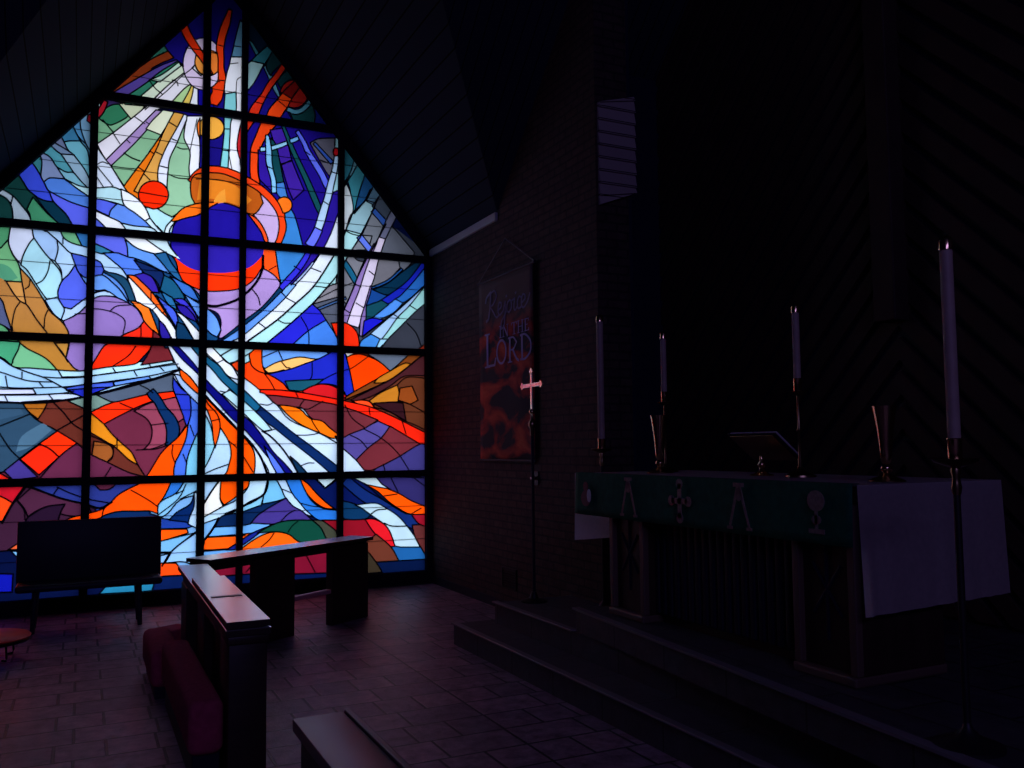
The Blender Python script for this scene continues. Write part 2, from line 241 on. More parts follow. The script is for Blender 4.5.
# ------------------------------------------------------------------ the great window
WY = 10.0
def to_win(px, py):
    d = FW+RT*((px-512)/F_PX)-UP*((py-384)/F_PX); t = (WY-EYE.y)/d.y
    p = EYE+d*t; return Vector((p.x, p.z))
XC, XL, XR, EAVE, ZAP, SL = 1.366, -1.06, 3.79, 4.01, 6.92, 1.2
GLASS = """# backgrounds
B 0e1c4a -80,-30 440,-30 440,600 -80,620
B 231a82 100,-20 345,-20 345,150 330,262 200,262 150,262 170,100
B 28188f 240,110 345,140 345,250 318,262 296,262 240,200
B bfdfe8 60,100 100,90 200,210 200,262 92,250 0,240 0,180
B a8d2e0 -80,210 92,225 92,410 -80,410
B 5f8fd8 88,195 210,250 210,345 88,345
B c3d4eb 160,340 262,345 345,440 380,480 290,520 180,560 175,400
B 6a2a44 0,400 180,390 180,490 0,490
B 3a2038 -80,485 90,485 100,530 -80,560
B 4a4f5e 345,190 440,262 440,360 313,345 313,280
B 6e3a2c 345,345 440,345 440,480 345,480
B 7aa8d8 150,480 290,480 270,560 150,600
B 0a1640 -80,548 60,520 160,570 160,610 -80,620
# top zone left
P 3c7a68 158,38 163,44 168,51 157,57 143,65 130,73 106,92 95,100 120,70
P 964120 168,51 174,58 158,65 140,76 118,90 104,97 98,100 108,90 122,80 135,72 150,60
P 6450a0 176,60 160,66 140,77 116,91 108,98 122,104 145,86 160,73 178,61
P 3f8a72 178,61 160,72 145,84 122,99 127,108 150,90 172,75 184,66
P e6f2dc 179,62 182,65 185,75 172,88 155,104 135,110 128,107 148,90 163,77
P cfe8d8 150,80 163,74 179,62 181,66 160,82
L 0.8 149,80 155,88 162,94
P 8cc09a 96,118 103,112 119,104 131,118 113,133 97,144
P 4a3a70 99,97 122,103 112,107 102,112
P 3f8a68 98,118 104,110 112,105 122,104 130,112 126,118 112,125 107,124
P dde3c4 119,104 145,106 142,110 131,119
L 0.9 103,120 108,126 113,132
P f4effa 193,66 202,75 186,90 172,104 158,110 132,134 106,160 101,152 97,144 113,133 131,119 145,108 165,88 180,76
L 0.7 113,133 120,144
L 0.7 135,117 145,124
L 0.7 194,67 180,78 168,90 155,101 145,110
L 0.7 172,80 177,82 178,86
P b79bd0 156,110 163,111 137,141 111,166 106,160 130,136
L 0.7 146,122 149,124
L 0.7 127,140 130,143
P 93c19c 163,111 175,112 164,131 160,137 142,162 124,186 111,166 137,141
P e8ecd2 163,110 175,112 170,121 161,135 146,129 152,121
L 1.0 124,153 132,158 140,161
L 0.6 111,166 125,168 137,169
P bfe0a8 171,103 184,89 194,82 188,93 181,106
P efd06e 193,82 195,84 192,97 188,108 180,107 188,93
P f08220 164,131 157,148 150,162 144,173 133,191 124,186 135,171 148,154 159,138
L 0.8 150,151 154,154
L 0.8 138,167 144,171
P e2a857 174,112 184,114 178,126 169,142 162,157 158,170 157,184 144,196 134,191 144,173 150,162 157,148 164,131
L 0.8 169,122 177,127
L 0.8 156,152 162,155
L 0.8 144,174 150,180
P e6e8fa 184,114 188,116 186,122 177,143 170,158 168,172 167,190 158,184 158,170 162,157 169,142 178,126
L 0.8 172,139 177,141
L 0.8 160,166 168,168
P 9cc6a4 186,121 184,138 190,152 189,168 191,184 195,204 186,208 172,217 164,213 158,209 167,200 167,186 168,172 170,158 177,143
L 0.8 177,147 182,149 188,149
L 0.8 168,174 178,178 190,179
P f1f1fb 187,116 203,116 203,169 195,173 190,179 189,168 190,152 184,138 186,125
P 2f27a8 199,132 203,140 203,168 199,170 200,150
L 0.6 197,119 193,137 190,151
P eef0fa 194,84 199,85 198,110 188,109 192,96
E f8340c 153.5,195 15,14
L 0.6 139,192 168,197
# sun
P 2219a0 198,86 212,88 214,112 198,112
E ecd8f5 203,64 20,26
L 0.6 185,48 200,50 218,54
L 0.6 181,77 200,78 220,82
P f0f0fc 196,64 203,72 201,76 192,68
E ff9040 208,63 13,13
P ffa850 196,55 204,62 208,75 200,73 195,64
R f0401a 182,22,8 184,27,8 188,36,8 195,47,7.5 202,57,6 207,66,4 212,74,1.5
R f84a1a 230,10,4 229,14,5 226,24,8 222,36,8 220,48,7.5 221,58,6 221,68,6 222,80,8 219,90,10 216,98,12 214,105,7
L 0.7 218,45 225,47
L 0.7 218,80 225,81
E fcb850 211,128 13,11.5
P ff8a3c 200,118 200,139 198,134 197,125
# pale vertical
P 6fa0c0 240,20 243,24 242,58 231,58 235,40
L 0.8 234,46 241,47
P f2f2fb 231,57 242,57 242,122 240,130 237,145 239,158 242,174 232,170 228,168 229,152 230,134 231,121 236,111 225,94 226,77 229,66
P 8fd6dc 225,94 236,92 236,112 231,121 230,134 229,152 228,168 220,167 222,152 224,134 224,120 224,108
L 0.6 236,92 237,80 241,77
L 0.8 224,129 230,129
L 0.8 222,150 230,151
L 0.6 228,150 232,170
L 0.6 230,64 238,63
P d8303a 241,123 237,144 239,157 242,162 245,160 245,120
# top right
P 18304a 245,14 256,28 268,45 259,54 250,42 246,30
P 4a8a9c 248,40 252,42 259,53 256,56
P 3c8494 267,46 273,52 264,65 251,61 258,54
P a9ced4 251,61 264,64 254,83 246,92 242,94 242,68
R 6aa2bc 265,66,4 270,77,4 275,88,4.5 279,97,2.5
P 1c444c 273,50 284,62 275,70 270,76 266,65
P 1c444c 287,70 300,82 290,84 280,88 276,80
R e23a20 286,63,6 277,76,6 270,85,6.5 264,95,6 259,103,8 255,110,10 252,117,9 247,126,7 244,134,4
L 0.7 255,102 263,104
E b02a26 294,94 14,14
R 8e1c1e 299,82,8 290,92,10 286,97,12
R f5501c 287,96,11 281,105,13 275,113,14 272,120,13 266,127,12.5 260.5,137,10 255.5,149,9.5 254,161,8 254,173,8 256,184,8
L 0.7 276,99 287,108
L 0.6 250,152 259,153
P 1b4a4e 289,111 303,110 311,104 322,120 308,124 294,122
P 1c2880 311,101 318,106 330,124 322,128 314,124 315,114
R 5c96ae 287,109,4.5 295,112,5 302,110,5 308,104,5 311,99,4
L 0.8 288,113 291,118 294,123
# indigo zone
P 4b2aa6 270,130 283,128 288,145 292,161 281,165 276,150
P 4b2aa6 281,164 292,161 298,176 304,190 293,200 288,188
L 1.2 281,165 292,160
P 3c22a0 258,150 266,148 268,165 272,180 272,192 264,184 259,178
P 1a525c 271,138 276,145 280,163 284,183 276,183 273,170 270,155
P 4c86cc 276,183 284,182 288,199 282,200 276,192
R 1d5a62 283,126,3 289,141,4 293,151,4.5 300,166,5 307,181,5.5 313,195,6 319,209,5.5 323,218,2
R 6a78f0 297,131,4 304,143,4.5 308,152,5 316,165,6 322,175,6 326,184,6 329,192,3
R 9cd2f0 260,149.5,4.5 270,148.5,4.5 279,146,4.5 287,143,4
R 7ab6ec 290,141.5,4 294,140,4.5 298.5,138,4
R 8ec8ee 267,135,3 268,143,5 268.7,152,6 269,162,6 271,171,5 273.5,181,5 274,193,5
L 0.8 266,166 273,169
L 0.8 304,151 310,155
# right of S2
P 6c6a7c 310,143 318,139 336,138 336,160 331,178 326,172 318,158
L 0.8 320,160 328,163
R 3f5fae 314,143,3 323,153,3.5 332,163,4
P a8d6e4 335,138 339,138 339,190 334,192 331,196 333,175
R b8d4f2 336,148,3 336,160,4.5 334,172,5.5 330.6,185,6.5 327.8,197.5,7 326,203,7 322.5,215,8 318.5,229,8.5
L 0.8 332,172 338,174
L 0.8 323,201 329,205
E c41f2c 336,152 3,4
P 34219c 334,192 339,190 339,215 331,233 323,249 314,259 309,266 300,276 291,285 290,281 300,270 309,258 315,247 321,232 329,210
R 6f7af0 318.5,229,8.5 314,238,9 309,246,9.5
R 3e3ad2 309,246,9.5 303,257,11 295,269,11 286,280,10 279,289,8
R 123f66 280,288,8 272,297,7 262,308,6.5 252,318,6 241,328,6 224,338,5
L 0.8 294,266 300,270
# arcs
P dfe6f4 339,210 349,218 346,229 343,240 333,257 314,286 295,304 277,320 248,341 236,346 222,348 232,341 245,334 259,322 274,309 286,297 296,284 308,271 316,260 323,249 331,233
P b0c4ec 323,249 316,260 308,271 296,284 292,284 300,277 309,267 317,257
P 7fb0ee 287,286 294,285 296,285 286,297 281,293
P 6a9ce8 281,292 286,297 274,309 259,322 245,334 232,341 218,343 232,334 246,324 262,311 275,298
P b4e2e6 370,190 364,202 351,215 346,230 340,245 333,257 314,286 295,304 277,320 248,341 240,347 262,347 278,334 290,324 312,304 328,286 337,275 351,251 362,234 372,212 381,193
P 9fc4d0 364,202 371,190 381,193 372,212 361,234 346,230 351,215
L 0.9 346,231 352,234 360,236
L 0.9 366,200 375,203
L 0.8 311,268 321,272
L 0.8 313,286 326,287.5
L 0.8 285.6,297.5 295.6,303
L 0.8 278,320 284,323 290,323
L 0.8 259,323 265,327.5
L 1.4 370,190 364,202 351,215 346,230 340,245 333,257 314,286 295,304 277,320 248,341
L 1.2 380,193 372,212 362,234 351,251 337,275 328,286 312,304 290,324 267,343
# slope right pieces
P 3a7e92 340,138 354,160 350,175 343,183 339,190
P 6e9cae 354,160 357,165 350,178 344,183 350,173
P 4690a0 357,165 365,174 360,195 355,212 352,212 350,190 347,180 351,176
P 2a5f92 365,174 374,184 368,196 360,207 354,214 358,196
P cdd6dc 339,190 346,183 350,192 353,205 352,215 346,229 339,236
L 1.4 350,176 346,184 341,190
P 60809a 374,184 382,192 375,206 366,201 370,193
L 1.2 374,184 370,193 364,202
P 545e70 382,192 396,208 388,222 375,210 372,206
P 80848f 372,212 383,226 378,246 370,246 361,235
P 8c909a 361,235 372,236 368,250 358,250 351,251
P 85858f 337,275 351,252 357,260 366,262 356,290 349,306 337,300
P 8b8790 313,304 328,287 338,283 338,298
P 5c6172 313,304 338,297 349,306 344,322 337,338 325,318
R 4a6a9c 318,309,2.5 333,303,2.5 346,298,2.5
L 0.8 317,299 337,289 352,283
R 3f66b4 373,210,5.5 384,222,5.5
R 2c4290 390,228,6 401,240,6 414,254,6
R 7088ec 359,236,6 371,251,6
R 246a8a 344,262,5.5 351,273,6 357,284,5
P 6c707e 384,236 392,226 414,252 412,262 402,272 388,283 373,290 372,272 378,250
P 7c7a84 378,255 398,258 400,268 388,280 374,288 374,268
R 7a7c98 395,211,8 388,225,7.5 382,238,7
R dccfe6 382,238,7 378,250,7 374,262,7.5 370,276,9 366,286,10 360,305,11 353,326,11.5
R 9a80bc 375,244,2.5 371,252,3.5 366,262,4.5 361,275,5.5 356,290,6 349,306,7 345,318,7 344,324,5
R 8f78b6 371,286,1.5 366,306,3 363,320,5 361,336,3.5
L 1.2 386,224 374,246 366,260 358,276 350,296 343,312
L 0.8 369,271 374,275
L 0.8 355,284 361,287
L 0.8 356,303 364,308
L 0.8 344,309 350,313
P 0f3a56 373,290 388,283 402,272 416,262 422,262 408,280 392,293 386,295
R 2a5c9c 372,288,2.5 388,281,2.5 402,269,2.5
P 2230b8 381,300 390,294 405,283 415,272 422,262 427,262 414,282 400,297 388,304
P 1f4f96 371,291 384,295 381,300 372,304 366,306
P 1c5464 366,306 378,302 389,304 377,318 366,319
P 3272c2 429,262 427,284 409,299 403,303 395,299 400,296 414,281
P 5c9aec 395,299 403,303 393,313 377,320 372,318 388,305
P 2424c4 364,321 372,318 384,320 375,327 362,337
P a8c6ec 427,283 424,287 410,305 398,317 388,331 380,339 370,334 393,314 409,300
P a4d8d8 424,287 427,290 427,302 415,311 400,326 388,339 381,340 388,331 398,317 410,305
L 1.5 427,283 409,300 393,314 375,327 362,337
L 0.8 409,305 417,310
L 0.8 393,314 399,318
P a4d4ee 380,339 388,339 379,349 374,349
P 4b90dc 361,341 371,334 380,339 375,350 359,350
P 40434f 388,339 400,327 415,312 427,302 427,354 378,352
L 0.9 407,323 416,333 421,346
P 8c3424 417,350 427,342 427,354
P f43616 331,323 346,323 356,331 359,341 359,348 343,347 337,338
P 3030cc 312,304 320,311 326,320 308,331 291,345 262,347 278,334 290,324
P 4b86de 326,320 337,338 340,352 291,346 308,331
L 0.8 301,317 308,330 309,346
# ring zone
P 4288cc 284,203 294,214 303,246 310,246 296,267 287,277 281,284 276,264 275,248 282,238 285,226
P b092cc 183,281 200,288 222,291 238,289 250,283 262,268 268,266 277,274 280,284 277,290 262,307 245,320 222,338 216,337 221,325 218,314 207,308 200,301 192,290
L 2.0 200,304 212,306 222,305 240,298 255,284 262,270 263,256
L 0.9 252,289 258,297 260,305
E ff8226 284,205 8,8
R f64e1e 189,181,3 196,173,3.5 205,169,5 218,169,5.5 232,173,6 246,180,7 262,191,8 274,204,8.5 280,217,8 282.5,227,7.5 280,238,6.5 276,247,5
P c66420 191,181 197,174 218,173 232,177 246,184 260,193 263,203 258,211 253,215 240,208 228,203 221,202 208,204 195,204 191,195
N e88a2c 200,178 232,184 252,200 244,207 215,199 197,200
N f0a040 213,202 219,193 225,189 226,202 221,204
L 0.6 196,179 220,180 242,186
P cdb2de 260,193 270,203 277,214 279,226 277,238 273,246 266,246 267,234 262,226 254,215 258,211 263,203
P ff7a1e 170,222 182,209 195,204 208,202.5 220,202 209,208 198,215 186,219 176,221
P fa5a28 248,215 257,220 264,230 267,240 265,242 258,226
P 2a1d9e 172,232 176,222 186,218 198,215 210,208 220,203 232,205 246,212 258,224 266,240 265,256 252,266 238,271 222,273 204,272 190,268 178,260 171,248
N 3828a8 172,246 264,248 262,258 248,267 224,272 200,270 182,262
P fa5a28 247,213 257,219 264,229 268,240 267,245 264,240 261,232 254,222
P fc3c0e 166,252 171,254 178,260 190,268 205,272 222,273 240,271 253,265 265,253 263,262 258,274 250,283 238,289 222,291 206,291 195,288 183,281 177,271 170,260
P fc5a1e 264,246 275,247 277,262 279,275 281,284 275,276 268,271 264,269 263,258
L 0.7 269,270 276,266
# left upper
P 5e92b0 -10,178 93,95 93,185 60,195 20,190
P 458a96 26,157 38,149 42,162 41,176 34,165
P 8c9cc4 39,151 50,157 57,167 65,179 50,178 44,182 41,176 42,162
P 5fa6b6 39,151 48,142 60,151 70,167 74,173 66,172 57,167 50,157
P 86bcd0 57,167 66,172 74,173 88,188 72,186 65,179
P 7a86a8 50,140 59,131 64,142 69,151 67,150
P 7d93b4 48,143 50,140 67,150 77,157 74,155 61,154
P 4888ae 59,132 72,120 78,136 81,142 70,141 63,139
P 78b8ca 64,142 70,141 80,141 88,152 90,180 85,170 78,157 69,151
P 9ab6cc 61,154 74,155 85,170 90,182 90,190 80,180 70,167
P 5f98c4 71,121 80,114 81,129 87,145 78,136
P 86b0d0 80,114 92,104 92,152 87,146 81,129
P b8283a 88,115 96,112 104,100 108,102 104,112 98,119 91,124 87,121
P dce4f6 95,144 106,160 111,166 124,187 131,196 121,190 112,187 100,188 92,190 92,170
L 0.7 95,166 102,162 108,164
L 0.7 96,165 113,186
L 0.7 95,174 104,188
P 1c4a48 -80,225 -80,180 0,182 18,168 24,183 33,194 54,202 76,227 76,232 0,230
P 103c50 33,193 45,200 54,201 66,213 78,228 80,240 68,236 58,224 44,208
P 4a9470 27,209 33,197 38,203 48,214 62,226 50,232 31,226 30,215
P b4c4d4 -4,186 12,195 22,206 30,217 32,230 11,229 13,221 12,208 7,199 -4,193
L 0.8 13,196 11,205
P 4458d8 17,172 21,163 26,160 32,165 40,176 45,184 54,202 43,200 33,194 24,183
P 5c8ce0 44,182 50,178.5 65,180 75,187 88,196 92,200 92,210 73,203 62,198 49,191
P 646ee8 49,191 62,198 73,203 92,209 92,235 76,229 66,214 54,202
P bfe4ee 65,179 80,186 95,188 112,187 121,190 122,197 125,206 112,202 92,198 88,196 75,187
P eef2fc 121,189 131,194 140,201 146,209 150,218 145,221 135,213 125,206 122,198
P b8e2ec 147,207 153,209 161,211 171,218 166,226 165,234 158,227 151,218
P cfe6f4 145,221 150,218 157,227 164,234 157,233
P dcecf8 171,221 175,222 170,229 169,237 164,235 166,227
P 6070e6 90,198 104,200 117,204 111,210 109,216 100,212 90,206
P 6c96ea 117,204 128,210 142,219 153,229 140,226 122,222 110,216 112,209
P eceef8 90,208 107,216 120,222 130,231 133,238 112,234 100,222 90,213
P 6070e6 90,213 100,222 112,234 92,234
P c2e0f2 121,223 135,226 152,228 160,236 131,236
# below bar 2 left
P 5aa276 -80,225 12,227 9,240 -2,249 -80,250
P 7cba86 -80,249 0,249 8,240 12,253 19,265 23,283 12,282 -80,276
N 5aa07c -10,262 8,266 18,278 8,281 -10,276
P d6dcf2 11,225 33,228 34,237 29,244 23,256 21,264 14,256 9,245 9,236
P a8c6ee 32,228 43,230 57,240 58,250 55,261 47,257 39,247 34,238
P b4d2f0 57,240 66,248 73,258 75,266 70,276 62,281 61,270 55,261 58,250
P b0dcea 34,238 44,252 52,261 60,271 62,280 59,290 58,297 48,301 40,290 27,270 21,265 23,256 29,244
L 0.8 50,261 48,271 43,280 36,284
P b2d0f0 43,228 58,230 64,238 73,243 88,247 97,251 107,255 116,263 125,275 128,281 118,278 108,272 104,270 100,263 87,257 71,253 64,247 57,240
L 0.8 63,238 63,244
P 74b48a 59,228 74,230 82,246 72,243 64,238
P 3c7cba 74,230 90,232 90,248 82,246
P 3c84a8 90,240 103,247 113,252 103,254 90,250
P 4a62cc 71,253 87,257 100,262 104,270 102,275 94,277 86,278 79,273 75,264
P 5a6ce0 75,265 79,274 87,284 88,296 78,304 71,308 64,307 59,298 58,291 62,281 69,274
P 6c9ce4 86,284 79,273 87,278 102,275 113,283 121,291 129,303 118,298 107,291 93,290
L 1.2 93,293 104,290 108,292
P b4cef0 63,307 71,309 86,298 95,293 107,291 118,298 108,296 97,297 88,304 80,312 72,317 63,321 60,318 64,312
P a8cef0 45,300 58,297 59,300 64,308 64,312 61,320 53,313
P 9478b8 63,321 72,317 80,312 88,304 97,297 108,296 118,298 130,304 138,310 144,321 138,328 125,333 113,340 104,346 95,360 88,371 72,371 66,358 69,345 68,333
L 0.8 75,314 90,313 93,309 105,310 117,314 125,321 123,334
L 0.8 110,311 117,306 130,305
P bc843a -80,270 0,278 6,281 12,282 22,282 20,268 24,272 31,280 42,297 50,311 61,321 67,329 69,336 69,345 66,358 73,367 79,371 58,371 50,362 42,356 28,349 20,343 13,331 6,313 -10,290
P d49a4e 6,281 22,282 26,304 20,301 14,294
P c89244 55,343 69,343 66,358 61,352
L 1.0 6,281 14,294 20,301 27,305 37,320 48,334 56,345 62,352 68,362
L 0.8 22,282 26,304
L 0.8 20,302 15,310 12,325 13,331
L 0.8 48,310 45,317 44,329
L 0.8 30,280 29,286 25,289
P 5c6488 -20,290 0,298 6,313 12,331 0,324 -20,318
P 64a878 -80,320 0,324 11,333 20,343 18,350 13,360 10,366 -80,350
P 4ea47c -80,335 20,342 18,350 13,362 10,366 -80,356
P 7cbc90 20,343 28,349 42,356 50,362 57,370 30,369 13,367 13,360 18,350
# blue band row
P a4c8e8 -80,350 0,357 14,367 30,368 56,370 80,371 92,369 120,364 174,358 180,366 178,371 160,377 140,381 120,388 92,395 70,400 30,403 -80,402
P b8dcec 58,370 80,371 120,365 172,360 174,363 128,371 88,376 62,377
P cdd2ee -80,388 0,389 33,389 36,394 0,394.5 -80,394
P c8d6f0 -80,395 30,395 60,393.5 74,394 84,397 50,402 25,403 -80,402
L 1.0 -20,350 0,358 12,366 30,373 45,378 64,388 72,392
L 0.9 -20,368 0,372 15,377 30,381 52,382
L 0.9 44,377 62,378 85,377 104,374 135,370 178,364
L 0.9 -20,386 0,387 20,388 62,387 88,384 119,380 149,376 180,369
L 0.9 -20,394 0,394.5 30,395 60,393.5 74,391
P 4c66d4 64,388 88,384 113,382 114,386 100,391 84,397 76,394
P 2c38c0 66,390 92,388 110,387 92,394 84,397 73,393
P 6c96e0 113,382 149,376 151,379 115,386
L 1.6 -20,402 0,402 25,403 50,402 84,397 92,395 112,390 130,385 150,380 180,370
L 0.8 22,372 22,378
L 0.8 5.5,376 7.5,387
L 0.8 39,382 44,388
L 0.8 58,370 62,377
L 0.8 33,389 36,394
L 0.8 5,396 8,402
L 0.8 49,395 54,401
L 0.8 113,368 116,373
L 0.8 149,364 151,367
L 0.8 134,371 137,376
L 0.8 160,367 164,371
L 0.8 149,376 151,379
P f8340c 144,321 138,328 125,334 118,338 106,345 98,356 90,370 108,367 135,364 143,357 150,349 152,340 153,332 148,325
L 0.8 141,325 141,340
L 0.8 136,346 128,356 113,366
P ff7c14 129,300 140,303 151,310 157,319 160,328 160,338 153,331 144,321 141,313 135,306
P 7c2c34 153,330 162,338 168,348 174,360 141,365 148,354 152,344
# navy centre-left
P 1d5080 128,255 145,262 160,266 168,252 176,262 181,281 195,290 207,308 221,330 215,348 165,348 160,336 150,310 140,290 128,280
P 5a84e4 103,253 118,253 133,257 141,267 143,273 135,275 128,278 122,269 114,262
P 6a74e6 90,232 121,238 127,246 128,257 116,252 103,247 90,241
P 6a9ce6 125,240 140,248 152,253 162,263 173,275 160,270 145,262 134,258 128,257 127,246
P eef0f8 122,236 146,238 156,246 166,252 158,254 148,252 135,247
P cfe6f0 144,238 167,240 171,248 180,259 172,256 160,249
P 2c6898 154,254 166,252 171,262 178,272 184,284 172,275 162,263
P 174c68 103,272 113,273 122,276 128,281 133,292 136,301 129,301 124,289 115,279
P 142f66 134,260 150,266 163,272 167,285 160,292 158,284 152,277 144,273
P 3e2aa4 138,277 144,273 152,277 157,286 159,293 150,291 143,284
P fc6c1a 127,275 135,276 143,283 151,291 157,299 165,312 176,329 170,322 157,307 146,295 133,281
L 0.8 151,291 151,301
L 0.8 166,309 163,313
P e6e8f2 127,277 132,280 146,295 156,307 170,321 184,345 172,345 160,321 152,310 143,305 137,300 131,287
L 0.7 152,310 156,307
P 4c66d8 156,295 166,303 175,311 178,321 176,327 168,314 161,303
P 2f74a6 161,292 170,295 175,303 177,310 168,304
P 1f5e80 164,275 174,281 183,294 185,299 174,298 166,294 160,290
P 3f74c4 170,276 182,282 192,288 200,302 185,295 178,286
P 4440c8 173,299 183,299 190,306 196,315 199,326 190,314 181,305
P 33249a 176,304 185,306 193,314 197,322 188,318 180,312
P 6c9ce6 184,294 198,303 208,309 217,318 221,330 217,337 210,333 202,323 192,307
P dde2ea 175,311 184,316 193,325 204,338 204,345 196,343 186,326
P 143f64 177,322 184,325 190,334 198,346 181,346 176,336
P 33269c 159,320 165,326 175,345 165,345 160,334
# diagonal beam
P c4d6ec 167,345 262,347 250,352 232,364 244,377 260,390 277,405 290,420 319,433 335,442 343,448 356,459 364,470 372,482 340,482 300,490 270,482 268,470 260,456 250,442 238,430 225,416 212,403 200,392 182,375
P e4e8f2 204,348 215,347 224,360 232,366 240,380 228,376 217,363 207,354
R 14157c 168,340,6 175,347.5,6 190,364,6.5 204,382,6.5 215,394,7.5 219,398,8 234,414,9.5 247,425,10 254,433,9.5 262,443,8.5 271,455,7.5 282,466,7.5 293,479,8 304,486,7 316,497,7
R 1d6286 192,344,5 200,353,6 208,361,6 217,369,8 224,378,7.5 234,387,8 245,397,9 258,410,9
R 123064 258,410,9 268,418,9 277,425,8 292,437,8 308,449,8.5 322,460,9 334,470,10 345,481,11
P 0f2c50 212,346 220,346 219,354 216,350
L 0.8 217,363 223,360
L 0.8 220,391 226,392 229,389
L 0.8 222,414 228,412
L 0.8 260,404 268,405 274,402
L 0.8 264,431 276,429
L 0.8 297,435 308,435 320,433
L 0.8 300,466 308,463 314,463
L 1.4 262,431 270,436 281,447 291,461 298,473
P 15395a 290,456 298,463 308,474 298,474
P 5c7ae0 264,446 274,457 286,474 277,474 270,461
P b8dcea 222,394 230,390 244,401 262,418 272,430 264,431 255,424 240,410
L 1.8 205,395 212,403 225,416 238,430 250,442 260,456 265,468 268,480 264,494 250,502 240,508 225,514
# flame orange
P 90c8de 203,410 210,424 214,440 215,448 209,458 203,472
P b0cce6 220,427 229,442 231,455 229,464 226,476 203,476 203,471 209,460 214,448 218,437
L 0.9 204,474 215,469 229,464
P ff5e0a 203,395 213,405 225,418 238,431 248,442 254,452 255,465 253,478 248,487 240,493 233,499 224,505 220,498 220,482 226,473 231,463 231,450 228,440 220,424 213,412 205,402
L 0.8 229,441 237,448 245,459 253,472
P fc5c14 204,397 209,405 217,414 220,424 219,434 215,448 213,437 212,425 208,412 204,404
L 0.8 211,421 220,419
P a8c8e6 203,479 221,479 211,492 203,505
P e6e6e4 221,479 220,498 223,506 210,514 202,519 202,506 211,493
L 1.4 221,478 211,492 202,507
P b8d4ea 250,479 268,479 266,490 262,496 250,502 242,506 224,516 202,526 202,518 222,507 236,500 247,489
P 84bedc 264,495 261,505 250,509 242,512 225,518 240,508 253,502
P 74b4d8 268,478 276,480 282,489 286,498 277,501 262,504 264,494
L 0.8 264,494 261,506
P b4cfec 276,479 286,480 292,493 300,503 308,511 313,517 303,513 292,506 285,497 281,488
L 0.8 282,489 292,493
P 0e1c58 286,478 350,476 384,500 410,514 380,512 340,520 325,512 305,500
P 2f78cc 285,478 301,478 307,494 315,504 325,509 335,510 345,512 352,519 322,521 308,512 300,503 292,493
L 0.7 300,503 312,506 322,507
P ff600c 300,478 308,484 318,495 328,504 335,509 325,508 316,503 308,495 303,486
R 17306e 345,480,10 362,494,11 380,505,12 395,514,11 410,522,11 424,527,8
P b8ccd6 314,478 337,478 325,488
L 1.4 316,479 325,488 336,480
# mid-left lower: slate, browns, plum
P 345068 -80,402 26,403 37,418 57,431 20,458 5,472 -80,472
N 507088 22,436 44,422 52,430 32,446 16,452
N 3c5a74 -20,410 20,408 24,414 -20,424
L 0.9 -20,434 0,426 15,420 30,414
L 0.9 -10,420 0,434 10,449 19,458
P 6e342a 22,402 67,400 83,408 90,413 96,432 112,443 122,450 132,458 140,466 146,477 132,474 118,468 100,459 85,450 77,443 56,430 37,420 28,411
P b06a24 22,402 48,401 44,410 38,419 28,411
P 9c5a2c 94,441 108,444 113,450 112,458 107,462 92,455
L 1.0 52,401 63,412 73,424 84,431 92,436 115,446
L 1.0 56,431 70,423 84,415
L 0.9 113,446 113,455 107,462
P 7c968e 68,401 84,397 92,396 105,399 114,402 103,406 91,412 83,408
P 586478 97,395 140,384 173,374 175,392 160,392 150,394 132,398 114,402 105,399
L 0.8 140,385 148,389 153,393
P dd8c22 88,411 97,417 104,424 113,435 117,439 125,446 132,453 138,465 128,459 116,448 100,438 88,431
L 0.9 117,438 117,448
P fa3610 91,413 103,407 114,403 132,398 150,394 175,391 176,396 163,398 150,402 138,407 125,413 104,424 97,418
L 0.8 120,403 134,409
P 743048 104,424 125,413 150,402 176,397 186,425 178,437 170,444 162,452 148,476 145,476 138,465 132,453 125,446 113,435
P 9a4a62 134,411 150,403 176,397 184,418 172,428 168,445 155,449 144,449 150,442 152,430 147,419
L 0.8 151,425 168,423
L 0.8 136,450 150,449 160,446 168,442
R 143868 150,391,8 153,395,9 158,401,8 163,410,9 170,420,12 173,430,13 171,440,10 167,446,4
P 3144c4 173,377 181,388 190,396 191,408 187,424 182,412 177,399 173,388
L 0.8 176,394 190,395
P 4c74d8 190,396 202,404 202,440 193,446 187,460 184,480 174,480 174,468 178,455 184,442 188,425 191,412
L 0.8 190,425 194,436
L 0.8 183,454 187,464
P a8c0e6 174,374 181,376 190,387 202,397 202,408 188,394 180,385
P ff5e10 179,367 184,370 192,378 200,387 206,398 198,394 188,385 181,377
P d4dcee 167,345 172,347 182,359 202,379 202,393 190,377 178,366
P fa3a12 57,432 77,443 60,456 39,475 20,459 40,443
P f03016 20,459 40,444 50,449 59,457 39,475
P 4a3c8a 19,459 38,477 13,480 4,471
P e02c20 -20,462 0,473 12,480 -20,482
P 6a2e4c 77,443 90,454 107,462 128,472 146,477 38,480 60,456
L 0.8 111,467 104,478
P c41c30 -20,484 25,485 13,503 -20,490
P f8501c -20,491 0,496 13,503 4,521 -20,522
L 1.6 26,485 13,503 2,523
P 303c86 30,485 128,484 142,482 128,490 118,495 110,503 100,509 85,505 60,498 45,492
L 0.9 57,487 70,493 88,499 110,503
L 0.9 58,488 53,495
L 1.5 31,487 60,498 85,504 100,508 112,502
P 5c2840 92,482 118,482 110,489 100,490
P 44243c -30,525 3,522 13,504 26,487 31,488 60,498 88,505 92,514 66,520 20,548 -30,552
P 532a44 31,488 60,498 88,505 92,514 70,516 45,510 28,517 24,508 17,500
P 2c1830 28,517 45,507 65,504 60,514 56,530 24,530
L 0.8 17,501 24,510 25,520
L 0.9 28,517 45,507 65,504
